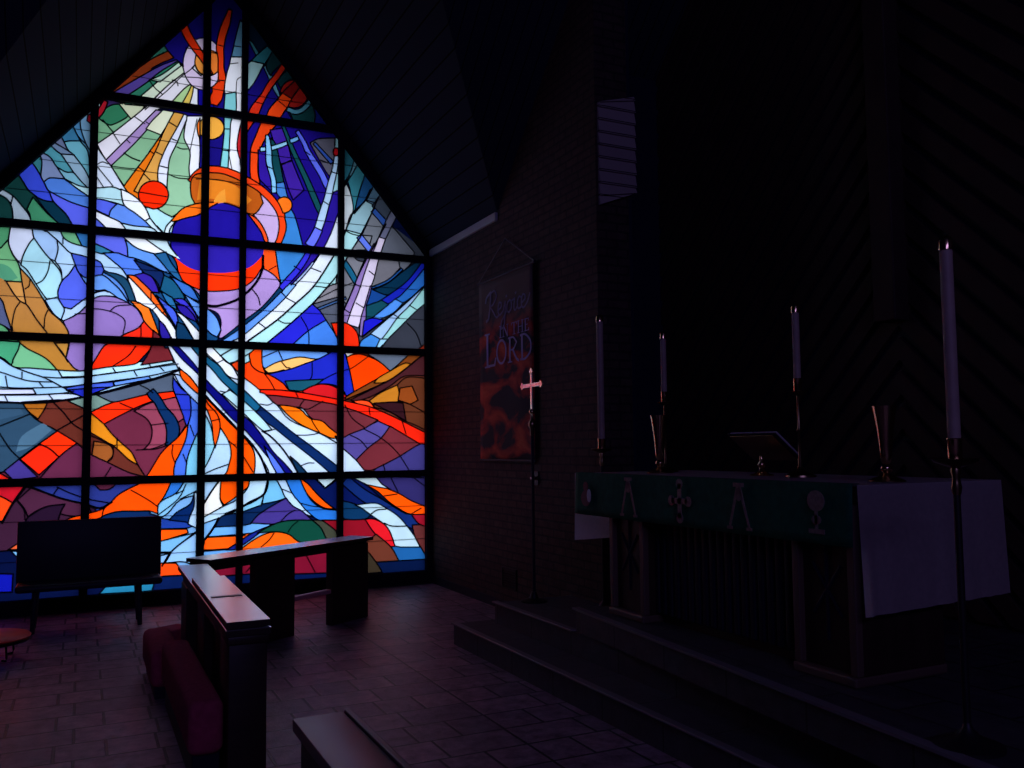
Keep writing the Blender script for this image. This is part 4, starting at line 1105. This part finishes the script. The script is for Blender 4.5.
# cloths
lc = thing('altar_cloth', 'white linen cloth over the altar top, hanging at the near end', 'tablecloth')
def linen(bm):
    # one sheet: near drop, top, far drop; gently wavy hems
    n, x0, x1 = 26, AX-.004, AXB+.004
    prof = []
    for k in range(9): prof.append((AY0-.012, .845+(AZ-.845)*k/8))
    for k in range(1, 20): prof.append((AY0-.012+(AY1-AY0+.024)*k/20, AZ))
    for k in range(9): prof.append((AY1+.012, AZ-(AZ-.93)*k/8))
    rows = []
    for j, (y, z) in enumerate(prof):
        row = []
        for i in range(n+1):
            x = x0+(x1-x0)*i/n
            drop = max(0, (AZ-z)/.56)
            sgn = -1 if j < 9 else 1
            wv = .012*math.sin(i*.9+1)*drop+.006*math.sin(i*2.3)*drop
            zz = z-(.03*(1-i/n) if j < 9 else 0)*drop
            row.append(bm.verts.new((x, y+sgn*(abs(wv)+.012*drop), zz)))
        rows.append(row)
    for a, b in zip(rows, rows[1:]):
        for i in range(n): bm.faces.new((a[i], a[i+1], b[i+1], b[i]))
nt = m_linen.node_tree; pb_ = nt.nodes['Principled BSDF']; tr_ = nt.nodes.new('ShaderNodeBsdfTranslucent'); tr_.inputs[0].default_value = (.62, .60, .72, 1)
ms_ = nt.nodes.new('ShaderNodeMixShader'); ms_.inputs[0].default_value = .4
nt.links.new(pb_.outputs[0], ms_.inputs[1]); nt.links.new(tr_.outputs[0], ms_.inputs[2]); nt.links.new(ms_.outputs[0], nt.nodes['Material Output'].inputs[0])
o = mk('linen', m_linen, lc, linen, 60)
gc = thing('altar_frontal', 'green parament with gold embroidered symbols hanging along the altar front', 'altar cloth')
def frontal(bm):
    n = 60; rows = []
    pf = [(AX+.5, AZ+.005), (AX+.25, AZ+.005), (AX-.010, AZ+.005)]+[(AX-.012, AZ-.285*k/6) for k in range(1, 7)]
    for j, (x, z) in enumerate(pf[2:]):
        row = []
        for i in range(n+1):
            y = AY0+.01+(AY1-.02-AY0)*i/n; dr = j/6
            row.append(bm.verts.new((x-.010*dr-abs(.010*math.sin(i*.42))*dr, y, z)))
        rows.append(row)
    rows.insert(0, [bm.verts.new((AX+.035, v.co.y, AZ+.006)) for v in rows[0]])
    for a, b in zip(rows, rows[1:]):
        for i in range(n): bm.faces.new((a[i], a[i+1], b[i+1], b[i]))
o = mk('cloth', m_green, gc, frontal, 60); md = o.modifiers.new('thick', 'SOLIDIFY'); md.thickness = .003
EX = AX-.036
def flat(bm, pts, d=.004): prism(bm, [(EX, y, z) for y, z in pts], (-d, 0, 0))
def bar(bm, a, b, w0, w1):
    a, b = Vector(a), Vector(b); d = (b-a).normalized(); n = Vector((-d.y, d.x))
    flat(bm, [tuple(a-n*w0/2), tuple(b-n*w1/2), tuple(b+n*w1/2), tuple(a+n*w0/2)])
def disc(bm, y, z, ry, rz, n=20): flat(bm, [(y+ry*math.cos(2*pi*k/n), z+rz*math.sin(2*pi*k/n)) for k in range(n)])
def alpha(bm, y):
    z = AZ-.135
    bar(bm, (y+.080, z-.12), (y+.008, z+.10), .013, .020); bar(bm, (y-.080, z-.12), (y-.008, z+.10), .013, .020)
    bar(bm, (y-.042, z+.112), (y+.042, z+.112), .022, .022); disc(bm, y, z+.06, .020, .035, 14)
    for s in (-1, 1): bar(bm, (y+s*.098, z-.118), (y+s*.055, z-.118), .016, .016)
for y in (4.78, 3.72):
    mk('embroidered_letter', m_gold, gc, lambda bm: alpha(bm, y))
def crs(bm):
    y, z = 4.24, AZ-.135
    bar(bm, (y, z-.10), (y, z+.10), .034, .034); bar(bm, (y-.075, z), (y+.075, z), .034, .034)
    for a, b in ((y, z-.10), (y, z+.10), (y-.08, z), (y+.08, z)): disc(bm, a, b, .030, .030)
mk('embroidered_cross', m_gold, gc, crs)
def lily(bm):
    y, z = 3.17, AZ-.125
    disc(bm, y, z+.045, .055, .050); bar(bm, (y, z), (y, z-.09), .018, .018); bar(bm, (y-.05, z-.10), (y+.05, z-.10), .022, .022); disc(bm, y, z-.045, .030, .022)
mk('embroidered_chalice', m_gold, gc, lily)
mk('embroidered_shell', m_red_em, gc, lambda bm: (disc(bm, 5.31, AZ-.17, .060, .055), disc(bm, 5.31, AZ-.09, .030, .035)))
mk('embroidered_host', m_white_em, gc, lambda bm: prism(bm, [(EX-.005, 5.26+.026*math.cos(2*pi*k/20), AZ-.15+.045*math.sin(2*pi*k/20)) for k in range(20)], (-.003, 0, 0)))

# ------------------------------------------------------------------ candles and brass
def candle(label, x, y, z0, z1, r, group=None, parent=None):
    c = thing('candle', label, 'candle', (x, y, z0), 0, group)
    h = z1-z0
    mk('wax', m_wax, c, lambda bm: lathe(bm, [(0, 0), (r, 0), (r, h*.5), (r, h-.012), (r*.95, h-.006), (0, h-.006)], seg=24), 50)
    mk('follower', m_brass, c, lambda bm: lathe(bm, [(r*1.02, h-.05), (r*1.16, h-.05), (r*1.12, h-.012), (r*.9, h), (r*.5, h+.004), (r*.4, h+.006), (0, h+.006)], seg=24), 50)
    mk('wick', m_black, c, lambda bm: tube(bm, [(0, 0, h), (0, 0, h+.010), (.002, 0, h+.014)], .002, 6))
m_iron = mat('dark_iron', (.03, .026, .028), .45, .5, .4)
def tallstand(label, x, y, z0, zc, r):
    t = thing('candle_stand', label, 'candlestick', (x, y, z0)); h = zc-z0
    mk('base', m_iron, t, lambda bm: lathe(bm, [(0, 0), (.125, 0), (.125, .012), (.10, .022), (.05, .04), (.02, .07), (.014, .09), (0, .09)], seg=32), 50)
    mk('pole', m_iron, t, lambda bm: lathe(bm, [(0, .08), (.014, .08), (.013, h-.14), (0, h-.14)], seg=20), 50)
    mk('knop', m_brass_d, t, lambda bm: lathe(bm, [(.012, h-.16), (.016, h-.15), (.020, h-.13), (.016, h-.11), (.014, h-.09), (.02, h-.065), (.013, h-.05), (.0, h-.05)], seg=24), 60)
    mk('drip_pan', m_brass_d, t, lambda bm: lathe(bm, [(0, h-.055), (.018, h-.055), (.075, h-.034), (.085, h-.022), (.080, h-.020), (.03, h-.03), (0, h-.03)], seg=32), 60)
    mk('socket', m_brass, t, lambda bm: lathe(bm, [(0, h-.03), (r*1.12, h-.03), (r*1.12, h+.045), (r*1.22, h+.05), (r*1.22, h+.056), (r*1.03, h+.056), (r*1.03, h+.0), (0, h)], seg=24), 50)
tallstand('tall dark floor candlestick with brass cup in front of the altar at the right edge', 2.965, 2.26, PZ, 1.56, .0235)
candle('thick tall candle on the nearest floor candlestick at the right', 2.965, 2.26, 1.56, 2.385, .0235, None)
tallstand('tall dark floor candlestick with brass cup by the brick corner beyond the altar', 3.665, 5.90, .328, 1.60, .027)
candle('tall candle on the far floor candlestick by the brick corner', 3.665, 5.90, 1.60, 2.63, .027)
def altarstick(label, x, y, z0, zc, r):
    t = thing('candlestick', label, 'candlestick', (x, y, z0)); h = zc-z0
    mk('foot', m_brass_d, t, lambda bm: lathe(bm, [(0, 0), (.088, 0), (.086, .010), (.06, .022), (.022, .04), (.014, .06), (0, .06)], seg=32), 50)
    mk('stem', m_brass_d, t, lambda bm: lathe(bm, [(.009, .055), (.012, .09), (.008, .12), (.0085, h*.5), (.016, h*.52), (.0085, h*.55), (.008, h-.06), (.012, h-.04), (0, h-.04)], seg=20), 60)
    mk('drip_pan', m_brass_d, t, lambda bm: lathe(bm, [(0, h-.045), (.012, h-.045), (.045, h-.03), (.052, h-.02), (.048, h-.018), (0, h-.026)], seg=28), 60)
    mk('socket', m_brass, t, lambda bm: lathe(bm, [(0, h-.03), (r*1.15, h-.03), (r*1.15, h+.05), (r*1.25, h+.056), (r*1.03, h+.056), (r*1.03, h), (0, h)], seg=24), 50)
TZ = AZ+.002
altarstick('slender brass candlestick on the altar behind the far trumpet vase', 3.78, 5.22, TZ, 1.93, .021)
candle('altar candle rising above the far trumpet vase', 3.78, 5.22, 1.93, 2.42, .021)
altarstick('slender brass candlestick standing in the middle of the altar', 3.74, 3.86, TZ, 1.925, .021)
candle('altar candle in the middle of the altar, right of the book', 3.74, 3.86, 1.925, 2.415, .021)
def vase(label, x, y, s):
    v = thing('vase', label, 'vase', (x, y, TZ), 0, None)
    mk('foot', m_brass_d, v, lambda bm: lathe(bm, [(0, 0), (.088*s, 0), (.088*s, .006*s), (.06*s, .018*s), (.028*s, .030*s), (.016*s, .042*s), (0, .042*s)], seg=36), 50)
    mk('knop', m_brass, v, lambda bm: lathe(bm, [(.014*s, .04*s), (.026*s, .052*s), (.030*s, .064*s), (.026*s, .076*s), (.016*s, .086*s)], seg=36), 80)
    pr = [(.016, .086), (.024, .10), (.029, .13), (.033, .18), (.040, .25), (.050, .32), (.060, .375)]
    mk('bowl', m_brass, v, lambda bm: lathe(bm, [(r*s, z*s) for r, z in pr]+[((r-.002)*s, z*s) for r, z in pr[::-1]], seg=36), 80)
vase('brass trumpet vase at the near end of the altar', 3.60, 3.13, 1.0)
vase('brass trumpet vase at the far end of the altar', 3.60, 5.04, 1.06)
# missal stand and book
ms = thing('missal_stand', 'brass book stand on the altar holding an open book', 'book stand', (3.72, 4.16, TZ), 0)
mk('foot', m_brass, ms, lambda bm: lathe(bm, [(0, 0), (.072, 0), (.072, .006), (.045, .014), (.02, .03), (.014, .05), (0, .05)], seg=32), 50)
mk('stem', m_brass, ms, lambda bm: lathe(bm, [(.012, .045), (.022, .06), (.024, .07), (.012, .085), (.010, .12), (0, .12)], seg=24), 60)
DT = Matrix.Rotation(math.radians(38), 3, 'Y')
def plate(a, b, off=0, bev=.002):
    def f(bm):
        c = Vector((.02, 0, .175))
        s = [abs(b[i]-a[i]) for i in range(3)]; m0 = Vector([(a[i]+b[i])/2 for i in range(3)])
        vs = box(bm, [-q/2 for q in s], [q/2 for q in s], bev)
        for v in vs: v.co = DT @ (v.co+m0)+c
    return f
mk('desk', m_brass_d, ms, plate((-.12, -.19, -.012), (.12, .19, -.004)))
mk('lip', m_brass, ms, plate((.115, -.19, -.004), (.123, .19, .03)))
bk = thing('book', 'open book lying on the brass stand, pages pale', 'book', (3.72, 4.16, TZ), 0)
mk('cover', m_book, bk, plate((-.13, -.215, -.001), (.112, .215, .005)))
for s in (-1, 1):
    mk('pages', m_paper, bk, plate((-.12, .004 if s > 0 else -.205, .006), (.105, .205 if s > 0 else -.004, .024), bev=.006))
# processional cross
pc = thing('processional_cross', 'brass processional cross on a dark pole in front of the brick wall', 'cross', (3.38, 6.53, .328), math.radians(-2))
H0 = .328
mk('base', m_black, pc, lambda bm: lathe(bm, [(0, 0), (.11, 0), (.11, .012), (.04, .03), (.02, .08), (0, .08)], seg=28), 50)
mk('pole', m_blackw, pc, lambda bm: lathe(bm, [(0, .06), (.013, .06), (.013, 1.44), (0, 1.44)], seg=18), 50)
mk('ferrule', m_brass_d, pc, lambda bm: lathe(bm, [(.013, 1.36), (.018, 1.37), (.018, 1.42), (.03, 1.44), (.034, 1.46), (.026, 1.48), (.012, 1.50), (.010, 1.56), (0, 1.56)]), 60)
def cross(bm):
    zt, zc, zb, wd, th = 1.90, 1.785, 1.53, .017, .007
    box(bm, (-th, -wd, zb), (th, wd, zt), .004); box(bm, (-th, -.175, zc-wd), (th, .175, zc+wd), .004)
    for y, z in ((0, zt), (-.18, zc), (.18, zc)):
        for dy, dz in ((0, .016), (.016, 0), (-.016, 0), (0, -.016)):
            prism(bm, [(-th, y+dy+.014*math.cos(k*pi/8), z+dz+.014*math.sin(k*pi/8)) for k in range(16)], (2*th, 0, 0))
mk('cross', mat('bright_brass', (.95, .80, .62), .2, 1), pc, cross)
mk('knop', m_brass, pc, lambda bm: lathe(bm, [(0, 1.54), (.02, 1.55), (.026, 1.565), (.02, 1.58), (0, 1.59)]), 60)

# ------------------------------------------------------------------ banner
BX = XR-.035
bn = thing('banner', 'hanging cloth banner reading Rejoice in the Lord on the brick wall', 'banner')
mb = bpy.data.materials.new('printed_banner'); mb.use_nodes = True; nt = mb.node_tree; b = nt.nodes['Principled BSDF']; N = nt.nodes.new; Lk = nt.links.new
tc = N('ShaderNodeTexCoord'); mp = N('ShaderNodeMapping'); mp.inputs['Scale'].default_value = (1, 1.6, 3.2); Lk(tc.outputs['Object'], mp.inputs[0])
n1 = N('ShaderNodeTexNoise'); n1.inputs['Scale'].default_value = 1.3; n1.inputs['Detail'].default_value = 7; n1.inputs['Distortion'].default_value = .6; Lk(mp.outputs[0], n1.inputs['Vector'])
rp = N('ShaderNodeValToRGB'); Lk(n1.outputs['Fac'], rp.inputs[0]); rr = rp.color_ramp
rr.elements[0].position = .45; rr.elements[0].color = (.006, .012, .022, 1); rr.elements[1].position = .62; rr.elements[1].color = (.55, .07, .03, 1)
e_ = rr.elements.new(.52); e_.color = (.30, .022, .015, 1); e_ = rr.elements.new(.70); e_.color = (.62, .13, .05, 1)
sx = N('ShaderNodeSeparateXYZ'); Lk(tc.outputs['Object'], sx.inputs[0])
gr = N('ShaderNodeMath'); gr.operation = 'MULTIPLY_ADD'; gr.inputs[1].default_value = .6; gr.inputs[2].default_value = 0; Lk(n1.outputs['Fac'], gr.inputs[0])
sm = N('ShaderNodeMath'); sm.operation = 'ADD'; Lk(gr.outputs[0], sm.inputs[0]); Lk(sx.outputs[2], sm.inputs[1])
m3 = N('ShaderNodeMapRange'); m3.inputs[1].default_value = 3.08; m3.inputs[2].default_value = 3.26; Lk(sm.outputs[0], m3.inputs[0])
mx = N('ShaderNodeMix'); mx.data_type = 'RGBA'; Lk(m3.outputs[0], mx.inputs[0]); Lk(rp.outputs[0], mx.inputs[6]); mx.inputs[7].default_value = (.10, .075, .07, 1)
Lk(mx.outputs[2], b.inputs['Base Color']); b.inputs['Roughness'].default_value = .85
Y0b, Y1b, Z0b, Z1b = 7.20, 8.43, 1.47, 3.32
def fab(bm):
    n, k = 16, 20; rows = []
    for j in range(k+1):
        rows.append([bm.verts.new((BX+.004*math.sin(i*.8+j*.25), Y0b+(Y1b-Y0b)*i/n, Z0b+(Z1b-Z0b)*j/k)) for i in range(n+1)])
    for a, c in zip(rows, rows[1:]):
        for i in range(n): bm.faces.new((a[i], a[i+1], c[i+1], c[i]))
o = mk('fabric', mb, bn, fab, 60); md = o.modifiers.new('thick', 'SOLIDIFY'); md.thickness = .003
mk('top_rod', m_blackw, bn, lambda bm: tube(bm, [(BX, Y0b-.04, Z1b), (BX, Y1b+.04, Z1b)], .014, 10), 60)
mk('bottom_rod', m_blackw, bn, lambda bm: tube(bm, [(BX, Y0b-.0, Z0b), (BX, Y1b+.0, Z0b)], .010, 10), 60)
mk('cord', m_cord, bn, lambda bm: tube(bm, [(BX, Y0b-.02, Z1b+.01), (BX+.01, (Y0b+Y1b)/2, Z1b+.36), (BX, Y1b+.02, Z1b+.01)], .006, 6))
# lettering: u runs left to right as read (towards -y), v up
LXX = BX-.008
def gl_pt(u, v): return (LXX, Y1b-u, v)
GK = [0]
def gstroke(bm, pts, wd, smooth=True):
    c = catmull([Vector(p) for p in pts], False, 5, 80) if smooth and len(pts) > 2 else [Vector(p) for p in pts]
    for a, b_ in zip(c, c[1:]):
        d = b_-a
        if d.length < 1e-6: continue
        d.normalize(); n = Vector((-d.y, d.x))*wd/2; e = d*wd*.2
        GK[0] = (GK[0]+1) % 7; off = .0003*GK[0]
        prism(bm, [(gl_pt(*q)[0]-off, *gl_pt(*q)[1:]) for q in (a-n-e, b_-n+e, b_+n+e, a+n-e)], (-.003, 0, 0))
def G(bm, ch, u, v, h, wd):
    th, tn = .12*h, .05*h
    def st(x, y0=0, y1=1, t=None): gstroke(bm, [(u+x*wd, v+y0*h), (u+x*wd, v+y1*h)], t or th)
    def sf(x, y, l=.22): gstroke(bm, [(u+(x-l)*wd, v+y*h), (u+(x+l)*wd, v+y*h)], tn)
    if ch == 'L': st(.2); sf(.2, 0); sf(.2, 1); gstroke(bm, [(u+.2*wd, v+.02*h), (u+.85*wd, v+.02*h), (u+.95*wd, v+.22*h)], tn*1.3, False)
    if ch == 'I': st(.5); sf(.5, 0, .4); sf(.5, 1, .4)
    if ch == 'T': st(.5); sf(.5, 0); gstroke(bm, [(u+.03*wd, v+.8*h), (u+.05*wd, v+.98*h), (u+.95*wd, v+.98*h), (u+.97*wd, v+.8*h)], tn*1.2, False)
    if ch == 'H': st(.18); st(.82); [sf(a, b_, .17) for a in (.18, .82) for b_ in (0, 1)]; gstroke(bm, [(u+.18*wd, v+.5*h), (u+.82*wd, v+.5*h)], tn)
    if ch == 'N': st(.15, t=tn); st(.85, t=tn); gstroke(bm, [(u+.15*wd, v+h), (u+.85*wd, v)], th); sf(.15, 0, .15); sf(.85, 1, .15)
    if ch == 'E': st(.2); sf(.2, 0, .18); [gstroke(bm, [(u+.1*wd, v+y*h), (u+x*wd, v+y*h), (u+x*wd, v+(y+s)*h)], tn*1.2, False) for y, x, s in ((.02, .9, .18), (.98, .85, -.18))]; gstroke(bm, [(u+.2*wd, v+.52*h), (u+.65*wd, v+.52*h)], tn)
    if ch == 'O': gstroke(bm, [(u+.5*wd+.44*wd*math.cos(a*pi/6+.3), v+.5*h+.48*h*math.sin(a*pi/6+.3)) for a in range(13)], .09*h)
    if ch == 'D': st(.18); gstroke(bm, [(u+.05*wd, v+.98*h), (u+.45*wd, v+.98*h), (u+.85*wd, v+.72*h), (u+.92*wd, v+.5*h), (u+.85*wd, v+.25*h), (u+.45*wd, v+.02*h), (u+.05*wd, v+.02*h)], .08*h)
    if ch == 'R': st(.18); sf(.18, 0, .18); gstroke(bm, [(u+.05*wd, v+.98*h), (u+.5*wd, v+.98*h), (u+.78*wd, v+.76*h), (u+.5*wd, v+.5*h), (u+.2*wd, v+.5*h)], .07*h); gstroke(bm, [(u+.45*wd, v+.5*h), (u+.78*wd, v+.1*h), (u+.98*wd, v+.0*h)], .10*h)
WORDS = [('L', .16, 2.42, .335, .27), ('O', .43, 2.425, .24, .24), ('R', .70, 2.425, .24, .24), ('D', .96, 2.425, .24, .25)]
WORDS += [(c, u, 2.69, .115, w__) for c, u, w__ in (('I', .50, .06), ('N', .58, .13), ('T', .78, .12), ('H', .91, .13), ('E', 1.06, .10))]
for q in WORDS:
    mk('printed_letter', m_letter, bn, lambda bm: G(bm, *q))
def rejoice(bm):
    z = 2.905
    W = .018
    S = lambda pts, w_=W: gstroke(bm, [(.08+u*.95, z+v*.66) for u, v in pts], w_)
    S([(.10, .28), (.14, .36), (.24, .42), (.22, .20), (.18, .02), (.12, -.02)], .028)
    S([(.22, .40), (.34, .42), (.38, .32), (.30, .22), (.22, .20), (.30, .10), (.38, .0), (.44, .02)])
    S([(.42, .10), (.50, .14), (.50, .20), (.45, .21), (.42, .10), (.46, .02), (.54, .06)])
    S([(.54, .06), (.60, .20), (.59, .0), (.56, -.16), (.50, -.20), (.50, -.10), (.62, .04)])
    S([(.70, .20), (.65, .16), (.64, .06), (.69, .02), (.74, .08), (.74, .17), (.70, .20)])
    S([(.76, .18), (.82, .20), (.80, .06), (.83, .02), (.87, .06)])
    S([(.97, .18), (.92, .20), (.88, .12), (.90, .03), (.96, .04)])
    S([(.97, .09), (1.05, .14), (1.05, .20), (1.0, .21), (.97, .10), (1.01, .02), (1.10, .08), (1.16, .20)])
mk('script_word', m_letter2, bn, rejoice)['label'] = 'grey script word Rejoice'
for u in (.615, .835): mk('dot', m_letter2, bn, lambda bm: gstroke(bm, [(.08+u*.95, 2.905+.27*.66), (.10+u*.95, 2.905+.28*.66)], .02))
# wall bits
kn = thing('wall_fixture', 'small shiny round chrome fixture on the brick wall right of the banner', 'wall fixture', (XR-.0, 7.24, 1.31))
mk('plate', m_black, kn, lambda bm: box(bm, (-.012, -.05, -.06), (-.001, .05, .06), .003))
mk('knob', m_steel, kn, lambda bm: [v for v in bmesh.ops.create_uvsphere(bm, u_segments=20, v_segments=12, radius=.026, matrix=Matrix.Translation((-.036, 0, 0)))['verts']], 60)
vt = thing('wall_vent', 'small dark metal vent grille low on the brick wall', 'vent', (XR, 7.83, .32))
mk('frame', m_black, vt, lambda bm: (box(bm, (-.014, -.16, -.10), (-.001, .16, -.085)), box(bm, (-.014, -.16, .085), (-.001, .16, .10)), box(bm, (-.014, -.16, -.085), (-.001, -.145, .085)), box(bm, (-.014, .145, -.085), (-.001, .16, .085))))
def lou(bm):
    for k in range(7): box(bm, (-.010, -.145, -.078+k*.024), (-.002, .145, -.066+k*.024))
mk('louvres', m_black, vt, lou)
# pale lapped boards standing in for a lit patch of the brick pier end
pb = thing('lit_patch_panel', 'pale lapped boards standing in for a lit patch high on the brick pier end', 'wall panel')
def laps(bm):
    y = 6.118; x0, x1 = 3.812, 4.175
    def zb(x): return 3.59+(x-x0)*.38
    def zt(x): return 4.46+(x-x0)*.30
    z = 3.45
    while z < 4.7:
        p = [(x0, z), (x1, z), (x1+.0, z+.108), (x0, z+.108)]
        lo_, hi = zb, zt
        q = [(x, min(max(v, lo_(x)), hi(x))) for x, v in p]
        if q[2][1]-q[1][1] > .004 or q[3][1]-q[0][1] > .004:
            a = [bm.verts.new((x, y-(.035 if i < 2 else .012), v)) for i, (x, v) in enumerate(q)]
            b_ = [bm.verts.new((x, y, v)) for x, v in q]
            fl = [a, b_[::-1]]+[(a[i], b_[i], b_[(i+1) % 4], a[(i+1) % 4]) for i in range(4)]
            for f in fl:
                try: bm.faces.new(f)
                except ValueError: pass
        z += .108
mk('lit_patch_laps', m_lit_patch, pb, laps)
